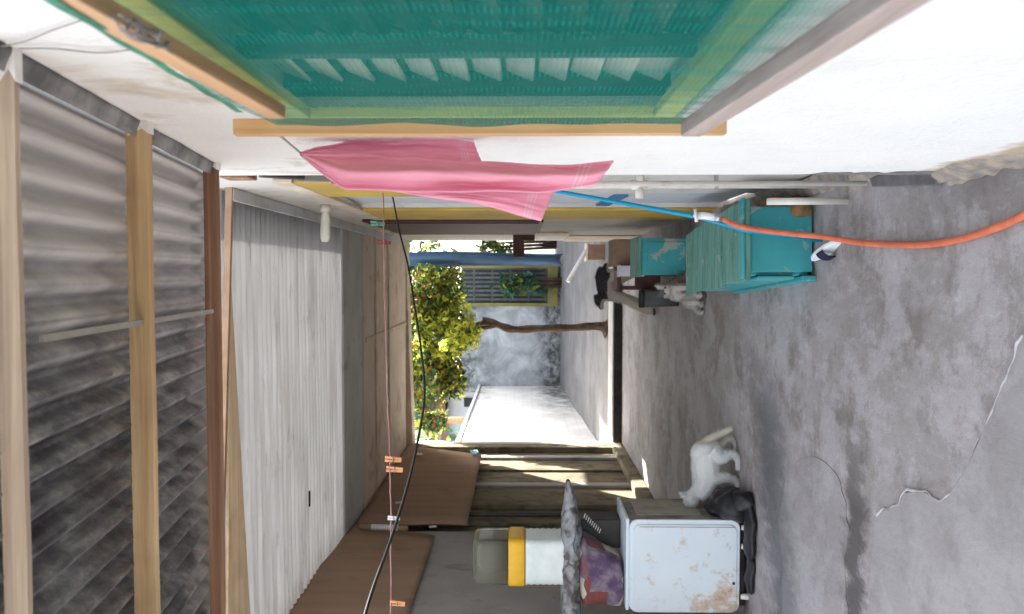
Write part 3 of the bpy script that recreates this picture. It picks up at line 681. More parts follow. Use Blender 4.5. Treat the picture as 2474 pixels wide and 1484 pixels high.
b = MB(); b.box(-.9, .4, 21.2, 21.3, .3, 3.0); tag(b.build('shed_wall', M['dark_box']), 'dark shed wall behind the barred yellow-framed gate', 'wall')

def leaves(b, c, rad, n, size, mats, flat=.0, dens=None):
    c = V(c)
    for _ in range(n):
        d = V([random.gauss(0, 1) for _ in range(3)]).normalized() * random.random() ** .4
        p = c + V((d.x * rad[0], d.y * rad[1], d.z * rad[2]))
        if noise.noise(p * 2.6) < -.12: continue
        s = size * random.uniform(.6, 1.35)
        rt = Matrix.Rotation(random.uniform(0, 6.28), 3, 'Z') @ Matrix.Rotation(random.uniform(-1.1, 1.1), 3, 'X') @ Matrix.Rotation(random.uniform(-.9, .9), 3, 'Y')
        b.cur = random.choices(range(len(mats)), mats)[0]
        L, W = s, s * .42
        b.add([p + rt @ V(k) for k in ((0, -L * .6, 0), (W * .8, -L * .15, .08 * s), (W * .55, L * .35, .05 * s), (0, L * .75, -.06 * s), (-W * .55, L * .35, .05 * s), (-W * .8, -L * .15, .08 * s))], [(0, 1, 2, 3), (0, 3, 4, 5)])

LM = [M['leaf_green'], M['leaf_lime'], M['leaf_dark'], M['leaf_blue'], M['leaf_orange']]
def gp(X, Y, y): return aty(X, Y, y)
tr = thing('garden_tree', gp(1458, 790, 12.35), 'slender leaning tree with sunlit yellow-green and orange leaves at the garden step', 'tree')
b = MB()
tp = catmull([gp(1466, 792, 12.35), gp(1440, 788, 12.35), (gp(1380, 792, 12.4)), gp(1300, 794, 12.5), gp(1240, 796, 12.5), gp(1200, 784, 12.55), gp(1165, 772, 12.6)], 5)
b.tube(tp, [.18, .13, .09, .075, .068, .064] + [.058 + .008 * math.sin(k * 1.3) for k in range(len(tp) - 9)] + [.06, .055, .045], 12)
for q in (((1195, 785), (1150, 800), (1090, 850), (1030, 900)), ((1180, 778), (1120, 790), (1050, 780))):
    pts = catmull([gp(X, Y, 12.55 + .12 * i) for i, (X, Y) in enumerate(q)], 4); b.tube(pts, [.05 - .035 * i / len(pts) for i in range(len(pts))], 7)
b.build('trunk', M['bark'], tr, True)
b = MB()
for X, Y, y, r, n, mx in ((1060, 820, 12.5, .50, 900, (3, 11, 2, 0, 1)), (1110, 800, 12.3, .42, 620, (3, 8, 1, 0, .6)), (1010, 860, 12.4, .45, 650, (3, 9, 2, 1, 1.2)),
                       (1030, 930, 12.4, .48, 700, (5, 2, 3, 2, 2)), (1080, 920, 12.5, .38, 420, (4, 2.5, 3, 2, 2.2)), (1010, 990, 12.4, .34, 420, (3, 5, 2, 3, 1.2)), (1030, 720, 12.7, .55, 900, (8, 2, 3, 0, 1.6)),
                       (1090, 700, 12.9, .40, 460, (7, 1.5, 3, 0, 1.2)), (1050, 1010, 12.4, .25, 260, (3, 3, 2, 4, 2)), (1000, 760, 12.5, .4, 480, (6, 2, 2, 1, 2))):
    leaves(b, gp(X, Y, y), (r, r * .8, r * .8), int(n * 2.2), .076, mx)
b.build('crown', LM, tr)
def bush(name, c, rad, n, size, mx, label, cat='shrub', stem=True):
    c = V(c); t = thing(name, (c.x, c.y, gz(c.y)), label, cat)
    b = MB(); leaves(b, c, rad, n, size, mx); b.build('crown', LM, t)
    b = MB()
    for k in range(3): b.tube([(c.x + .08 * k, c.y, gz(c.y) - .05), (c.x + (k - 1) * rad[0] * .3, c.y, c.z + rad[2] * .3)], [.05, .02], 6)
    b.build('trunk', M['bark'], t, True)
bush('background_tree', (-2.6, 22.5, 4.3), (1.6, 1.2, 1.9), 3200, .19, (3, .5, 6, 3, .5), 'dark blue-green tree behind the left end of the back garden wall', 'tree')
bush('background_tree', (-.9, 22.6, 4.4), (1.5, 1.1, 1.7), 3200, .19, (5, 1.5, 4, 1, 1.0), 'olive green tree behind the middle of the back garden wall', 'tree')
bush('background_tree', (.2, 23.5, 4.6), (1.0, 1.0, 1.6), 1000, .18, (5, 1, 5, 2, .3), 'small green tree above the barred gate, behind the blue tarpaulin', 'tree')
bush('background_tree', (-4.3, 17.5, 3.9), (1.3, 1.6, 1.5), 1300, .17, (3, 1.5, 4, 4, .2), 'bluish green tree leaning over the sunlit left garden wall', 'tree')
bush('gate_plant', (-.28, 19.6, 1.45), (.30, .2, .8), 300, .17, (3, .5, 2, 7, 0), 'leafy blue-green plant growing in front of the barred gate', 'plant')
bush('gate_plant', (.72, 21.8, 2.2), (.35, .35, .5), 350, .13, (6, 1, 4, 0, 0), 'green bush seen through the slot right of the blue tarpaulin', 'bush')
hb = thing('garden_house', (-4.6, 24, .4), 'pale house with a dark window beyond the left garden wall', 'house')
b = MB(); b.box(-7.2, -3.0, 22, 27, 0, 3.6); b.build('wall', M['house_pale'], hb)
b = MB(); p = aty(1140, 972, 21.97); b.box(p.x - .12, p.x + .12, 21.94, 22, p.z - .22, p.z + .22); wn_ = b.build('window', M['window_dark'], hb)
b = MB(); b.box8([(-7.5, 21.6, 3.5), (-2.8, 21.6, 3.5), (-2.8, 24.5, 4.6), (-7.5, 24.5, 4.6), (-7.5, 21.6, 3.62), (-2.8, 21.6, 3.62), (-2.8, 24.5, 4.72), (-7.5, 24.5, 4.72)]); b.build('roof', M['beam_brown'], hb)
b = MB(); p = atx(1100, 1015, -2.86); q = V((-2.86, p.y, 2.52)); b.box(-2.91, -2.81, p.y - .05, p.y + .05, 2.52, 3.3); tag(b.build('wooden_post', M['stick_z']), 'short orange-brown post on top of the sunlit garden wall', 'post')
# blue tarpaulin hung beside the opening
def tarpf(u, v):
    y = 12.9; top = aty(960, 625, y); bot = aty(1352, 627, y); z = top.z + (bot.z - top.z) * u
    w = .205 + .02 * math.sin(u * 5); x0 = aty(1262, 642, y).x
    return V((x0 + w * v, y + .035 * math.sin(v * 9 + u * 2) + .02 * noise.noise(V((v * 3, u * 6, 0))), z - .05 * (v - .5) ** 2 * 4 * (u > .95)))
b = MB(); b.grid(tarpf, 30, 16)
tag(b.build('tarpaulin', M['tarp'], None, True, solid=.006), 'long folded blue tarpaulin hanging at the right of the garden opening', 'tarpaulin')
b = MB(); p, q = aty(1370, 677, 12.6), aty(1412, 607, 12.9); p = atz(1372, 678, gz(13) + .03); b.tube([V((.0 + p.x, 12.4, gz(12.4) + .03)), V((.27, 12.95, .42))], .05, 10)
b = MB(); p = aty(1372, 680, 12.35); q = aty(1415, 606, 12.7); b.tube([p, q], .034, 12); o = b.build('white_pole', M['white_tube'], None, True); tag(o, 'short white tube leaning in the garden, right of the tree trunk', 'tube')
t = thing('wooden_crate', (.33, 12.7, .14), 'small weathered wooden crate under the leaning white tube', 'crate')
p = aty(1430, 610, 12.7); b = MB(); b.box(.22, .46, 12.6, 12.95, .14, .40); b.build('body', M['brown_box'], t, bevel=.01); b = MB(); b.box(.20, .48, 12.58, 12.97, .40, .43); b.build('lid', M['pale_trim'], t, bevel=.005)

# ------------------------------------------------------------------ things along the right wall
bn = thing('bench_box', (.1, 4.6, 0), 'low peeling teal wooden box with a weathered green plank top, against the right wall', 'box')
rb = Matrix.Rotation(R(4), 3, 'Z'); c0 = V((.13, 4.65, 0))
def bb(bx, nm, mat, bev=.006):
    b = MB()
    for x0, x1, y0, y1, z0, z1 in bx: b.obox(c0 + rb @ V(((x0 + x1) / 2, (y0 + y1) / 2, (z0 + z1) / 2)), (x1 - x0, y1 - y0, z1 - z0), rb)
    return b.build(nm, mat, bn, bevel=bev)
fr = bb([(-.17, .15, -.70, -.665, .012, .315)], 'front_panel', M['teal'])
bb([(-.185, .15, -.66, .66, .02, .315)], 'body', M['teal'])
bb([(-.215, -.188, -.72, .60, .0, .07), (-.205, -.188, -.70, .5, .10, .28)], 'side_plank', M['teal'])
for k in range(6):
    e = .008 * math.sin(k * 2.3); bb([(-.215 + e, .18 + e, -.74 + k * .24, -.74 + k * .24 + .235, .322 - .002 * (k % 2), .348 - .003 * (k % 2))], 'top_plank', M['teal_worn'], .004)
bb([(-.205, .185, -.747, -.70, .3495, .366)], 'top_cleat', M['teal'])
cb = thing('teal_cabinet', (.2, 6.6, 0), 'upright teal cupboard standing behind the low teal box', 'cupboard')
p0, p1 = aty(1548, 665, 6.5), aty(1660, 576, 6.5)
b = MB(); b.box(p0.x, p1.x, 6.5, 6.95, .05, p0.z); b.build('body', M['teal'], cb, bevel=.008)
b = MB(); b.box(p0.x - .015, p1.x + .015, 6.48, 6.97, p0.z, p0.z + .025); b.build('top', M['teal_worn'], cb, bevel=.004)
b = MB(); b.box(p0.x + .03, p1.x - .03, 6.488, 6.5, .12, p0.z - .05); b.build('door', M['teal'], cb, bevel=.004)
for x in (p0.x + .01, p1.x - .05):
    b = MB(); b.box(x, x + .04, 6.52, 6.93, 0, .05); b.build('foot', M['teal_worn'], cb)
# clutter beyond the cupboard
t = thing('carton', (.2, 7.6, .3), 'brown carton stacked behind the teal cupboard', 'carton')
p0, p1 = aty(1480, 645, 7.6), aty(1545, 578, 7.6)
b = MB(); b.box(p0.x, p1.x, 7.6, 8.0, 0.001, p0.z); b.build('body', M['brown_box'], t, bevel=.006)
b = MB(); b.box(p0.x + .0, p1.x, 7.594, 7.6, p1.z + .0, p1.z + .04); b.build('tape', M['pale_trim'], t)
p0, p1 = aty(1497, 668, 7.5), aty(1532, 642, 7.5)
t = thing('white_box', (p0.x, 7.45, 0), 'small white box standing beside the brown carton', 'box')
b = MB(); b.box(p0.x, p1.x, 7.44, 7.56, .3, p0.z); b.build('body', M['paper'], t, bevel=.006)
b = MB(); b.box(p0.x - .004, p1.x + .004, 7.43, 7.57, p0.z, p0.z + .02); b.build('lid', M['paper'], t, bevel=.004)
b = MB(); b.box(p0.x - .0, p1.x, 7.44, 7.56, .0, .3); b.build('base', M['maroon_wood'], t)
t = thing('wooden_stool', (.02, 7.7, 0), 'dark maroon wooden stool in front of the dog', 'stool')
p0, p1 = aty(1490, 702, 7.6), aty(1505, 668, 7.6)
b = MB(); b.box(p0.x, p1.x + .06, 7.6, 7.9, p0.z - .04, p0.z); b.build('seat', M['maroon_wood'], t, bevel=.008)
for x in (p0.x + .005, p1.x + .02):
    for y in (7.62, 7.85): b = MB(); b.box(x, x + .035, y, y + .035, 0, p0.z - .04); b.build('leg', M['maroon_wood'], t)
b = MB(); b.box(p0.x + .04, p1.x + .02, 7.63, 7.65, .12, .36); b.build('apron', M['maroon_wood'], t)
p0, p1 = aty(1548, 744, 7.3), aty(1596, 700, 7.3)
t = thing('grey_bin', ((p0.x + p1.x) / 2, 7.4, 0), 'small dark grey bin on the floor beside the maroon stool', 'bin')
b = MB(); cx = (p0.x + p1.x) / 2; r = (p1.x - p0.x) / 2 * 1.0; h = H + (1262 - 1545) / F * 7.4
b.lathe((cx, 7.4, 0), [(r * .85, .002), (r, h - .02), (r * .9, h - .02), (r * .8, .02)], 24, 5); b.build('body', M['bin'], t, True)
b = MB(); b.lathe((cx, 7.4, 0), [(r * 1.04, h - .03), (r * 1.06, h), (r * .98, h), (r * .98, h - .03)], 24, 5); b.build('rim', M['dark_box'], t, True)
q = MB(); P = [atz(2120, 452), atz(2275, 448), atz(2290, 424), atz(2240, 416), atz(2110, 425)]
q.prism([p + V((0, 0, .002)) for p in P], (.0, 0, .022)); tag(q.build('stone_slab', plain('grey_slate', (.16, .155, .155), (.10, .10, .105), 14, .8, bump=.4), bevel=.004), 'broken grey slab lying at the foot of the white wall corner', 'slab')
# clutter near wall, low dark plank and brown lump behind the stub pipe
p = atz(1900, 530); b = MB(); b.ell((p.x - .0, 4.2, .11), (.10, .24, .11)); b.ell((p.x + .02, 4.05, .07), (.07, .12, .08)); b.ell((p.x - .02, 4.4, .2), (.06, .1, .06))
for i, q in enumerate(b.v): b.v[i] = q + V((noise.noise(q * 14), noise.noise(q * 14 + V((5, 0, 0))), noise.noise(q * 14 + V((0, 7, 0))) if q.z > .03 else 0)) * .025
tag(b.build('sack', plain('ochre_sack', (.34, .20, .07), (.08, .05, .03), 9, .9), None, True), 'crumpled ochre brown sack between the teal box and the wall', 'sack')

# tap, blue pipe and orange hose
tp_ = thing('blue_pipe', (.3, 3.9, 0), 'bright blue water pipe slanting down beside the yellow door jamb to the tap', 'pipe')
b = MB(); b.tube([aty(1250, 445, 4.02), aty(1360, 465, 4.0), aty(1690, 525, 3.9), aty(1800, 556, 3.88), V((aty(1955, 580, 3.86).x, 3.86, .0))], [.009, .010, .012, .013, .013], 10); b.build('pipe', M['cyan'], tp_, True)
tapp = aty(1702, 522, 3.87)
tt = thing('garden_tap', tapp, 'white and steel garden tap on the blue pipe, feeding the orange hose', 'tap')
b = MB(); b.tube([tapp + V((.0, .0, .03)), tapp + V((0, -.02, .01)), tapp + V((-.01, -.04, -.04))], .018, 10); b.build('body', M['white_tube'], tt, True)
b = MB(); b.tube([tapp + V((.03, -.02, .05)), tapp + V((-.03, -.03, .045))], .008, 8); b.tube([tapp + V((0, 0, .02)), tapp + V((0, -.02, .055))], .008, 8); b.build('handle', M['white_tube'], tt, True)
b = MB(); b.tube([tapp + V((-.01, -.04, -.035)), tapp + V((-.012, -.045, -.07))], .021, 10); b.build('connector', M['steel'], tt, True)
h0 = tapp + V((-.012, -.045, -.06))
hp = [h0, aty(1790, 548, 3.78), aty(1880, 562, 3.70), aty(1990, 573, 3.55), atz(2080, 587, .03), atz(2190, 592, .012), atz(2250, 590, .012), atz(2320, 578, .012), atz(2400, 553, .012), atz(2473, 521, .012), atz(2600, 455, .012), atz(2800, 380, .012)]
b = MB(); b.tube(catmull(hp, 8), .0125, 12); tag(b.build('garden_hose', M['orange'], None, True), 'orange garden hose running from the tap over the concrete floor', 'hose')
p = atz(2000, 606); sl = thing('slipper', (p.x, p.y, 0), 'white slipper with a dark navy band propped by the end of the teal box', 'slipper')
a0, a1 = V((.058, 3.86, .07)), V((.14, 3.64, .02)); a0 = aty(1962, 628, 3.8); a1 = aty(2033, 580, 3.62); ax = (a1 - a0); L = ax.length; ax.normalize(); sd = V((-.25, .35, 1.0)); sd = (sd - ax * sd.dot(ax)).normalized(); nn = ax.cross(sd)
rr = Matrix((ax, sd, nn)).transposed(); mid = (a0 + a1) / 2
b = MB()
outl = []
for k in range(24):
    an = 2 * math.pi * k / 24; wv = .042 * (1 + .12 * math.cos(an)); outl.append(mid + rr @ V((L / 2 * math.cos(an), wv * math.sin(an), -.01)))
b.prism(outl, nn * .02); b.build('sole', M['slipper'], sl, bevel=.005)
b = MB(); b.grid(lambda u, v: mid + rr @ V((-.022 + .044 * u + .0, .045 * math.cos(math.pi * v), .012 + .03 * math.sin(math.pi * v))), 4, 12); b.build('band', M['navy'], sl, True, solid=.004)

# ------------------------------------------------------------------ lamp on the right wall
lp = thing('wall_lamp', (.46, 5.5, 2.8), 'unlit white energy-saving bulb sticking out from the right wall under the ceiling', 'lamp')
p, q = aty(786, 512, 5.5), aty(785, 585, 5.5)
b = MB(); b.tube([V((.469, 5.5, p.z)), V((.42, 5.5, p.z))], .035, 12); b.build('socket', M['pvc'], lp, True)
b = MB(); b.tube([p + V((.02, 0, 0)), p, p + V((-.05, 0, 0)), q + V((.03, 0, 0)), q], [.018, .022, .032, .034, .022], 12); b.build('bulb', M['bulb'], lp, True)

# ------------------------------------------------------------------ towel, lines, pegs
b = MB()
yt = 1.92
upA = [(725, 371), (760, 358), (830, 346), (1000, 336), (1090, 338), (1140, 344), (1162, 396)]
def layer(e0, e1, X0, X1, dep, amp, ph, nfold, slant=0):
    def f(u, v):
        X = X0 + (X1 - X0) * u; X += slant * (v - .5) * u ** 8
        a = lerp_poly(e0, X); c = lerp_poly(e1, X); Y = a + (c - a) * v
        y = yt + dep + 1.5 * amp * min(1, u * 4) * math.sin(nfold * math.pi * v + ph + .8 * math.sin(u * 3)) + .012 * noise.noise(V((X * .006, v * 3, ph))) + .010 * noise.noise(V((X * .012, v * 7, ph + 4)))
        Y += 5 * noise.noise(V((X * .01, v * 2, ph + 9))) * min(1, u * 4)
        return aty(X, Y, y)
    b.grid(f, 60, 22)
layer([(725, 370), (760, 356), (830, 346), (1000, 336), (1080, 337), (1150, 345)], [(725, 373), (830, 385), (1000, 392), (1150, 398)], 725, 1155, .075, .014, .5, 1.6, 22)
layer([(725, 372), (830, 374), (1000, 381), (1150, 391), (1300, 401), (1400, 398), (1480, 390)], [(725, 374), (780, 420), (830, 458), (950, 461), (1300, 464), (1420, 452), (1475, 436)], 725, 1462, -.02, .018, .4, 2.6, -40)
layer([(800, 440), (950, 455), (1340, 462)], [(800, 445), (950, 462), (1100, 484), (1200, 503), (1315, 536)], 800, 1322, .07, .010, 1, 1.5, -30)
tag(b.build('towel', M['towel'], None, True, solid=.004), 'pink towel hanging from one corner beside the net frame', 'towel')
p0 = aty(640, 305, 1.56); p1 = aty(727, 371, 1.92)
b = MB(); b.tube(catmull([V((.29, p0.y, p0.z)), p1, aty(790, 425, 2.3), atx(850, 448, .458)], 8), .0028, 6); tag(b.build('clothes_line', M['string'], None, True), 'thin grey line from the net frame holding the pink towel', 'line')
t = thing('black_cable', (0, 3.6, 2), 'sagging black cable strung across the passage', 'cable')
cp = [(928, 415, 5.0), (945, 462, 4.9), (965, 560, 4.7), (985, 640, 4.5), (1003, 750, 4.3), (1020, 870, 4.1), (1025, 960, 3.95), (1010, 1060, 3.8), (985, 1170, 3.65), (945, 1300, 3.5), (905, 1410, 3.4), (880, 1490, 3.3), (840, 1640, 3.1)]
b = MB(); b.tube(catmull([aty(*k) for k in cp], 6), [.0045 + .004 * i / 72 for i in range(73)], 8); b.build('cable', M['black'], t, True)
t = thing('clothes_line', (0, 3.6, 1.9), 'taut rose red washing line across the passage, with pegs on it', 'line')
rp = [(918, 420, 4.6), (925, 470, 4.5), (930, 750, 4.1), (936, 950, 3.9), (941, 1110, 3.75), (944, 1250, 3.6), (944, 1490, 3.4), (944, 1700, 3.2)]
b = MB(); b.tube([jx(k, .0025) for k in catmull([aty(*k) for k in rp], 8)], .0031, 7); b.build('line', M['rose'], t, True)
def peg(X, Y, y, s, mat, label, group=None, ang=4):
    t = thing('clothes_peg', aty(X, Y, y), label, 'peg', group); c = aty(X, Y, y)
    rt = Matrix.Rotation(R(ang), 3, 'Y')
    for d in (-1, 1):
        b = MB(); b.obox(c + rt @ V((d * s * .085, 0, 0)), (s * .14, s * .16, s), rt @ Matrix.Rotation(R(2.5 * d), 3, 'Y')); b.build('arm', mat, t, bevel=.0015)
    b = MB(); b.tube([c + V((-s * .16, -s * .09, .0)), c + V((s * .16, -s * .09, .0))], s * .045, 6); b.build('spring', M['wire'], t, True)
peg(950, 1110, 3.75, .078, M['peg'], 'orange peg on the red line, upper of the close pair by the far cardboard', 'pegs on the red line')
peg(953, 1134, 3.73, .078, M['peg'], 'orange peg on the red line, the one of the close pair nearer the picture bottom', 'pegs on the red line')
peg(960, 1458, 3.43, .066, M['peg'], 'single pale orange peg at the far left end of the red line', 'pegs on the red line')
peg(928, 586, 4.33, .07, M['red_plastic'], 'dark red peg on the red line near the dark shutter', 'pegs on the red line')
peg(912, 541, 4.5, .08, M['green_plastic'], 'green peg clipped at the wall end of the red line', 'pegs on the red line')
peg(951, 1252, 3.57, .055, M['paper'], 'small white peg where the black cable meets the red line', 'pegs on the red line')

# ------------------------------------------------------------------ washing machine and what is piled on it
wm = thing('washing_machine', (-1.8, 5.2, 0), 'old rusty white-blue washing machine beside the side wall', 'washing machine')
fx0, fx1 = aty(1600, 1480, 5.0).x, aty(1600, 1256, 5.0).x; zT = aty(1520, 1300, 5.0).z; zB = .06
def rrect(x0, x1, z0, z1, r, y):
    out = []
    for cx, cz, a0 in ((x1 - r, z1 - r, 0), (x0 + r, z1 - r, 90), (x0 + r, z0 + r, 180), (x1 - r, z0 + r, 270)):
        for k in range(6): a = R(a0 + 18 * k); out.append(V((cx + r * math.cos(a), y, cz + r * math.sin(a))))
    return out
b = MB(); b.prism(rrect(fx0, fx1, zB, zT, .055, 5.0), (0, .02, 0)); b.prism(rrect(fx0 + .012, fx1 - .03, zB + .02, zT - .02, .05, 4.992), (0, .008, 0)); b.build('front_panel', M['rusty'], wm, bevel=.004)
b = MB(); b.box(fx1 - .045, fx1 - .041, 4.9905, 4.9935, zB + .04, zT - .06); b.build('seam', M['machine_side'], wm)
b = MB(); p = aty(1772, 1410, 4.988); b.tube([p, p + V((0, .006, 0))], .009, 10); b.build('bolt_hole', M['black'], wm)
b = MB(); b.box(fx0 + .01, fx1 - .005, 5.02, 5.50, zB + .02, zT - .005); b.build('body', M['machine_side'], wm, bevel=.01)
b = MB(); b.box(fx0 + .005, fx1 + .0, 5.02, 5.52, zT - .004, zT + .018); b.build('lid', M['rusty'], wm, bevel=.006)
b = MB(); b.box(fx0 + .03, fx1 - .02, 5.03, 5.48, .015, zB + .02); b.build('base', M['black'], wm, bevel=.01)
for x in (fx1 - .05, fx1 - .17, fx0 + .1):
    b = MB(); b.lathe((x, 5.01, 0), [(.018, 0), (.02, .012), (.016, .05)], 12); b.build('foot', M['pvc'], wm, True)
b = MB(); b.box(fx1 - .004, fx1 + .004, 5.1, 5.44, .28, zT - .06); b.build('side_panel', plain('tan_panel', (.36, .33, .28), (.24, .21, .17), 5, .7), wm, bevel=.004)
# dark rags beside it
p = atz(1745, 1245); b = MB()
for dx, dy, dz, rx, ry, rz_ in ((0, 0, .10, .10, .16, .12), (.05, -.1, .06, .07, .1, .07), (-.05, .1, .15, .06, .1, .10), (-.13, -.16, .03, .18, .06, .035), (-.4, -.15, .02, .12, .05, .025)):
    b.ell((fx1 + .085 + dx, 5.05 + dy, dz), (rx, ry, rz_), None, 14, 20)
for i, q in enumerate(b.v): b.v[i] = q + V((noise.noise(q * 11), noise.noise(q * 11 + V((5, 0, 0))), .6 * noise.noise(q * 11 + V((0, 7, 0))))) * .035
for q in b.v: q.z = max(q.z, .002)
tag(b.build('bin_bag', M['black_bag'], None, True), 'black plastic rag heap on the floor beside the washing machine and white cat', 'bag')
# printed bag on the lid
x0, x1 = aty(1450, 1468, 5.1).x, aty(1450, 1300, 5.1).x; z0 = zT + .018; z1 = aty(1404, 1400, 5.15).z
def bagf(u, v):
    a = 2 * math.pi * v; cap = min(1, (1.001 - u) * 9, (u + .02) * 12) ** .5
    bulge = 1 + .07 * noise.noise(V((math.cos(a) * 1.6, math.sin(a) * 1.6, u * 3.2)))
    xr = x1 + .02 - .17 * (1 - u) ** .8; xl = x0
    return V(((xl + xr) / 2 + (xr - xl) / 2 * math.copysign(abs(math.cos(a)) ** .55, math.cos(a)) * (.55 + .45 * cap) * bulge, 5.22 + .16 * math.copysign(abs(math.sin(a)) ** .55, math.sin(a)) * (.3 + .7 * cap) * bulge, z0 + (z1 + .02 - z0) * u + .012 * noise.noise(V((a, u * 5, 3)))))
b = MB(); b.grid(bagf, 20, 40); tag(b.build('cloth_bag', M['print'], None, True), 'cloth bag printed in purple, red and cream standing on the washing machine', 'bag')
bx = thing('black_case', (-1.5, 5.3, z0), 'black case with a row of white marks beside the printed bag', 'case')
p = aty(1470, 1290, 5.35); b = MB(); b.box(aty(0, 1318, 5.3).x, aty(0, 1250, 5.3).x, 5.3, 5.5, z0, z1 - .0); b.build('body', M['dark_box'], bx, bevel=.01)
for k in range(9):
    c = aty(1412 + 4.6 * k, 1246 + 4.6 * k, 5.287); b = MB(); b.obox(c, (.030, .004, .0055), Matrix.Rotation(R(20), 3, 'Y')); b.build('white_mark', M['paper'], bx)
# plastic-wrapped bundle
pa, pb_ = aty(1372, 1160, 5.25), aty(1385, 1560, 5.2)
def bund(u, v):
    c = pa.lerp(pb_, u); a = 2 * math.pi * v; r = min(1, u * 3.2 + .12) ** .8
    w = 1 + .16 * noise.noise(V((u * 9, math.cos(a) * 1.5, math.sin(a) * 1.5))) + .12 * noise.noise(V((u * 40, math.cos(a) * 4, math.sin(a) * 4)))
    return c + V((0, .16 * math.sin(a) * r * w, (.066 * r * w) * math.cos(a) - .01 * math.sin(u * 7)))
b = MB(); b.grid(bund, 160, 40); tag(b.build('wrapped_bundle', M['wrap'], None, True), 'long bundle wrapped in dusty grey plastic lying over the printed bag', 'bundle')
cn = thing('canister', (-1.9, 5.3, 1.1), 'tall white ribbed canister with yellow band and clear top on the wrapped bundle', 'canister')
yc = 5.28; cl = aty(1300, 1398, yc).x; cr = aty(1300, 1288, yc).x; cx = (cl + cr) / 2; rr_ = (cr - cl) / 2
Z = lambda X: H + (1262 - X) / F * yc
b = MB(); prof = [(rr_ * .9, Z(1368)), (rr_ * .97, Z(1362))]
for k in range(13): prof += [(rr_ * (.95 if k % 2 else .985), Z(1356 - k * 7.2))]
b.lathe((cx, yc, 0), prof, 64, 10); b.build('body', M['can_white'], cn, True)
b = MB(); b.lathe((cx, yc, 0), [(rr_ * 1.0, Z(1372)), (rr_ * 1.02, Z(1364)), (rr_ * .98, Z(1362))], 64, 10); b.build('base_ring', M['can_yellow'], cn, True)
b = MB(); b.lathe((cx, yc, 0), [(rr_ * .99, Z(1268)), (rr_ * 1.03, Z(1264)), (rr_ * 1.03, Z(1232)), (rr_ * .98, Z(1228))], 64, 10); b.build('band', M['can_yellow'], cn, True)
b = MB(); b.lathe((cx, yc, 0), [(rr_ * .98, Z(1227)), (rr_ * .98, Z(1160)), (rr_ * .9, Z(1146)), (rr_ * .7, Z(1141)), (rr_ * .66, Z(1144)), (rr_ * .85, Z(1150)), (rr_ * .92, Z(1164)), (rr_ * .92, Z(1227))], 64, 10); b.build('clear_top', M['clear'], cn, True)
b = MB(); b.lathe((cx, yc, 0), [(rr_ * .6, Z(1226)), (rr_ * .66, Z(1200)), (rr_ * .66, Z(1168)), (rr_ * .4, Z(1152))], 32); b.build('inner_tub', plain('grey_tub', (.24, .23, .23), None, 6, .5), cn, True)

# ------------------------------------------------------------------ animals: one continuous skin each
def animal(name, b, vox, coat, label, cat, it=6, nfur=9000):
    o = b.build(name, M['fur'], None, True)
    r = o.modifiers.new('remesh', 'REMESH'); r.mode = 'VOXEL'; r.voxel_size = vox
    s = o.modifiers.new('smooth', 'SMOOTH'); s.iterations = it; s.factor = .5
    bpy.context.view_layer.update()
    me = bpy.data.meshes.new_from_object(o.evaluated_get(bpy.context.evaluated_depsgraph_get()))
    bm = bmesh.new(); bm.from_mesh(me); bm.faces.ensure_lookup_table(); rnd = random.Random(3)
    base = [(f.calc_center_median().copy(), f.normal.copy()) for f in bm.faces]
    cz = sum(c.z for c, _ in base) / len(base)
    for _ in range(nfur):
        c, nrm = rnd.choice(base)
        flow = V((.8, .1, -.5)); flow = flow - nrm * flow.dot(nrm)
        d = (nrm * .55 + flow * .7 + V([rnd.uniform(-.35, .35) for _ in range(3)])).normalized()
        sd = d.cross(nrm); 
        if sd.length < 1e-4: continue
        sd.normalize(); L = vox * rnd.uniform(1.2, 2.6); w = vox * .22
        c = c + V([rnd.uniform(-.4, .4) * vox for _ in range(3)]) - nrm * vox * .15
        bm.faces.new([bm.verts.new(c - sd * w), bm.verts.new(c + sd * w), bm.verts.new(c + d * L)])
    bm.to_mesh(me); bm.free()
    o.modifiers.clear(); o.data = me; me.materials.clear(); me.materials.append(M['fur'])
    at = me.color_attributes.new('coat', 'FLOAT_COLOR', 'POINT'); off = OFF[o]
    for i, vt in enumerate(me.vertices): at.data[i].color = (*coat(vt.co + off), 1)
    me.polygons.foreach_set('use_smooth', [True] * len(me.polygons))
    return tag(o, label, cat)
def eye(parent, p, r, mat):
    b = MB(); b.ell(p, (r, r, r), None, 8, 10); b.build('eye', mat, parent, True)

# white cat walking to the left, seen from its side
yc = 5.30
def c_(X, Y, dy=0): return aty(X, Y, yc + dy)
b = MB()
def limb(pts, rs): b.tube(catmull(pts, 5), [rs[0] + (rs[-1] - rs[0]) * i / (len(pts) * 5 - 5) for i in range(len(pts) * 5 - 4)] if len(rs) == 2 else [lerp_poly([(k / (len(rs) - 1), r) for k, r in enumerate(rs)], i / (len(pts) * 5 - 5)) for i in range(len(pts) * 5 - 4)], 12)
limb([c_(1700, 1072), c_(1703, 1095), c_(1704, 1125), c_(1705, 1155), c_(1696, 1180), c_(1683, 1196)], [.060, .088, .098, .094, .075, .058])
b.ell(c_(1700, 1095), (.085, .075, .088)); b.ell(c_(1707, 1152), (.085, .072, .098))
hd = c_(1668, 1205, -.01); b.ell(hd, (.058, .054, .053)); b.ell(hd + V((-.04, -.005, -.018)), (.026, .026, .021)); b.ell(hd + V((-.010, 0, -.02)), (.04, .045, .035))
for dy in (-.028, .026):
    e = hd + V((.012, dy, .03)); b.tube([e, e + V((.012, dy * .35, .026)), e + V((.014, dy * .5, .048))], [.022, .015, .003], 8)
limb([c_(1694, 1076), c_(1712, 1062), c_(1740, 1048), c_(1768, 1035)], [.030, .027, .025, .018])      # tail
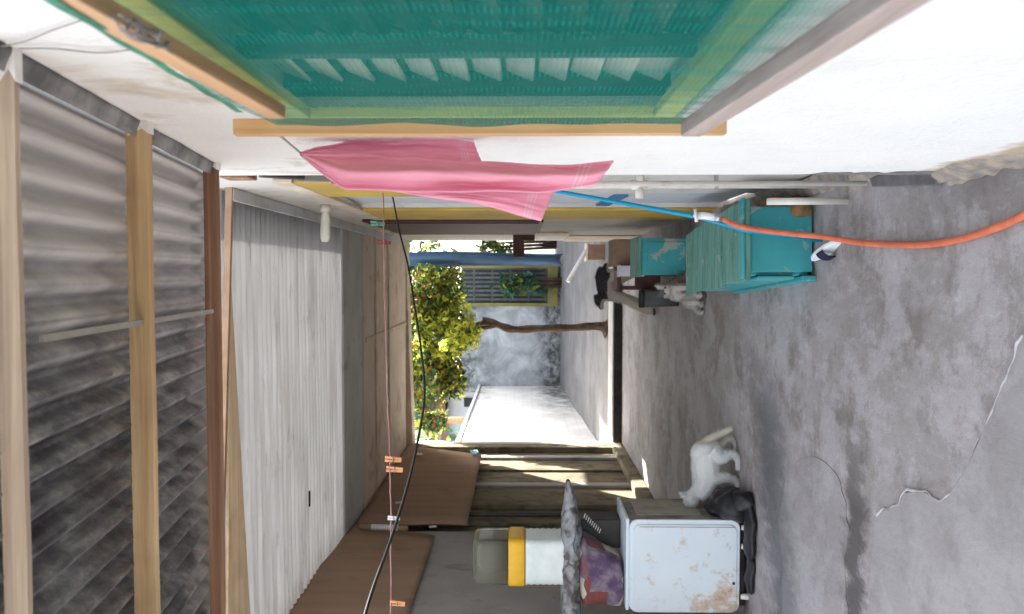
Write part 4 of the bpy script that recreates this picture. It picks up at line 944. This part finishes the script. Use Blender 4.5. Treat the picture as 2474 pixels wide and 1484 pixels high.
# hind legs: thigh, knee forward, hock back, paw
limb([c_(1715, 1085, -.04), c_(1742, 1105, -.045), c_(1762, 1098, -.045), c_(1780, 1106, -.045), c_(1783, 1120, -.045), c_(1784, 1136, -.045)], [.066, .046, .030, .023, .022, .022])
limb([c_(1715, 1080, .05), c_(1738, 1078, .06), c_(1752, 1062, .06), c_(1768, 1064, .06), c_(1776, 1078, .06), c_(1778, 1092, .06)], [.056, .034, .024, .017, .018, .018])
# fore legs
limb([c_(1718, 1158, -.045), c_(1745, 1155, -.045), c_(1766, 1158, -.045), c_(1778, 1164, -.045), c_(1784, 1178, -.045)], [.050, .038, .027, .022, .023])
limb([c_(1718, 1160, .045), c_(1742, 1170, .05), c_(1760, 1172, .05), c_(1774, 1178, .05), c_(1778, 1190, .05)], [.046, .035, .025, .021, .022])
def coatA(p):
    n = noise.noise(p * 4); base = V((.62, .63, .62)) * (1 - .12 * max(0, n))
    if p.x > c_(0, 1066).x: base = V((.55, .50, .42))
    return base
cat1 = animal('cat', b, .0075, coatA, 'white cat standing by the washing machine, head lowered to the black rags', 'cat')
for dy in (-.030, .030): eye(cat1, hd + V((-.036, dy * .78, .008)), .0075, M['black'])
bn_ = MB(); bn_.ell(hd + V((-.066, -.004, -.012)), (.006, .008, .006), None, 8, 10); bn_.build('nose', plain('pink_nose', (.45, .2, .2), None, 9, .5), cat1, True)

# grey and white cat sitting half behind the teal box
yc = 6.35; b = MB()
hd2 = c_(1606, 702); bd = c_(1640, 700)
limb([c_(1660, 690, .12), c_(1645, 697, .09), c_(1628, 701, .02), c_(1615, 702, 0)], [.10, .105, .082, .055])
b.ell(hd2, (.062, .055, .055)); b.ell(hd2 + V((-.006, -.045, -.018)), (.030, .024, .022))
for dx in (-.04, .036):
    e = hd2 + V((dx * .8, 0, .036)); b.tube([e, e + V((dx * .25, 0, .03)), e + V((dx * .35, 0, .052))], [.024, .016, .003], 8)
for dx in (-.045, .03): limb([c_(1632, 702, -.03) + V((dx, 0, 0)), c_(1650, 704, -.06) + V((dx, 0, 0)), V((bd.x + dx, yc - .07, .03)), V((bd.x + dx, yc - .11, .018))], [.04, .028, .022, .022])
for dx in (-.10, .10): b.ell(V((bd.x + dx, yc + .08, .07)), (.05, .11, .07)); b.ell(V((bd.x + dx * 1.1, yc - .03, .022)), (.028, .06, .022))
limb([V((bd.x - .08, yc + .2, .03)), V((bd.x - .17, yc + .1, .025)), V((bd.x - .18, yc - .06, .022))], [.028, .022, .016])
def coatB(p):
    c = V((.52, .48, .44)); n = noise.noise(p * 7 + V((3, 1, 0)))
    if p.z > hd2.z + .012 and p.x < hd2.x + .01: c = V((.09, .085, .09))
    elif p.x > bd.x + .03 and p.z > .13: c = V((.2, .17, .15))
    elif n > .3: c = V((.3, .27, .24))
    if p.y < yc - .085 and p.z < .035: c = V((.05, .045, .05))
    return c
cat2 = animal('cat', b, .0085, coatB, 'grey and white cat sitting half hidden behind the teal box', 'cat')
for dx in (-.024, .022): eye(cat2, hd2 + V((dx, -.05, .008)), .008, M['black'])

# black and white dog further up the passage
yc = 8.7; b = MB()
limb([c_(1462, 650), c_(1458, 668), c_(1460, 690), c_(1464, 708), c_(1458, 722)], [.078, .092, .090, .095, .065])
b.ell(c_(1466, 708), (.09, .08, .10))
hd3 = c_(1447, 726); b.ell(hd3, (.060, .052, .054)); b.tube([hd3 + V((-.03, 0, -.01)), hd3 + V((-.10, 0, -.03))], [.038, .024], 10)
for dy in (-.035, .035): e = hd3 + V((.02, dy, .035)); b.tube([e, e + V((.025, dy * .5, .01)), e + V((.03, dy * .7, -.04))], [.022, .022, .008], 8)
zf = lambda X, Y, dy: c_(X, Y, dy)
g1 = V((c_(0, 752).x, yc - .05, .022)); g2 = V((c_(0, 735).x, yc + .06, .022)); g3 = V((c_(0, 655).x, yc - .05, .022)); g4 = V((c_(0, 672).x, yc + .06, .022))
for g, s0, dy in ((g1, (1480, 716), -.05), (g2, (1480, 712), .05)): limb([c_(*s0, dy), c_(s0[0] + 28, s0[1] + 8, dy), g + V((.015, 0, .09)), g + V((.0, 0, .0)), g + V((-.035, 0, -.003))], [.062, .045, .032, .030, .026])
for g, s0, dy in ((g3, (1470, 660), -.05), (g4, (1470, 664), .05)): limb([c_(*s0, dy), c_(s0[0] + 22, s0[1] + 12, dy), g + V((.055, 0, .16)), g + V((.015, 0, .03)), g + V((-.03, 0, -.003))], [.075, .055, .032, .028, .026])
limb([c_(1458, 645), c_(1470, 640), c_(1488, 637), c_(1500, 637)], [.03, .024, .02, .012])
def coatC(p):
    c = V((.60, .54, .45)); e = p.z + .04 * noise.noise(p * 8)
    if e > H + (1262 - 1466) / F * yc and p.x > c_(0, 722).x: c = V((.018, .016, .022))
    if p.x < c_(0, 722).x and e > hd3.z - .012: c = V((.02, .018, .022))
    if p.x < c_(0, 742).x and p.z < .03: c = V((.05, .04, .04))
    return c
dog = animal('dog', b, .011, coatC, 'black-backed dog with cream legs standing by the maroon stool', 'dog')
for dy in (-.03, .03): eye(dog, hd3 + V((-.042, dy, .016)), .009, M['black'])
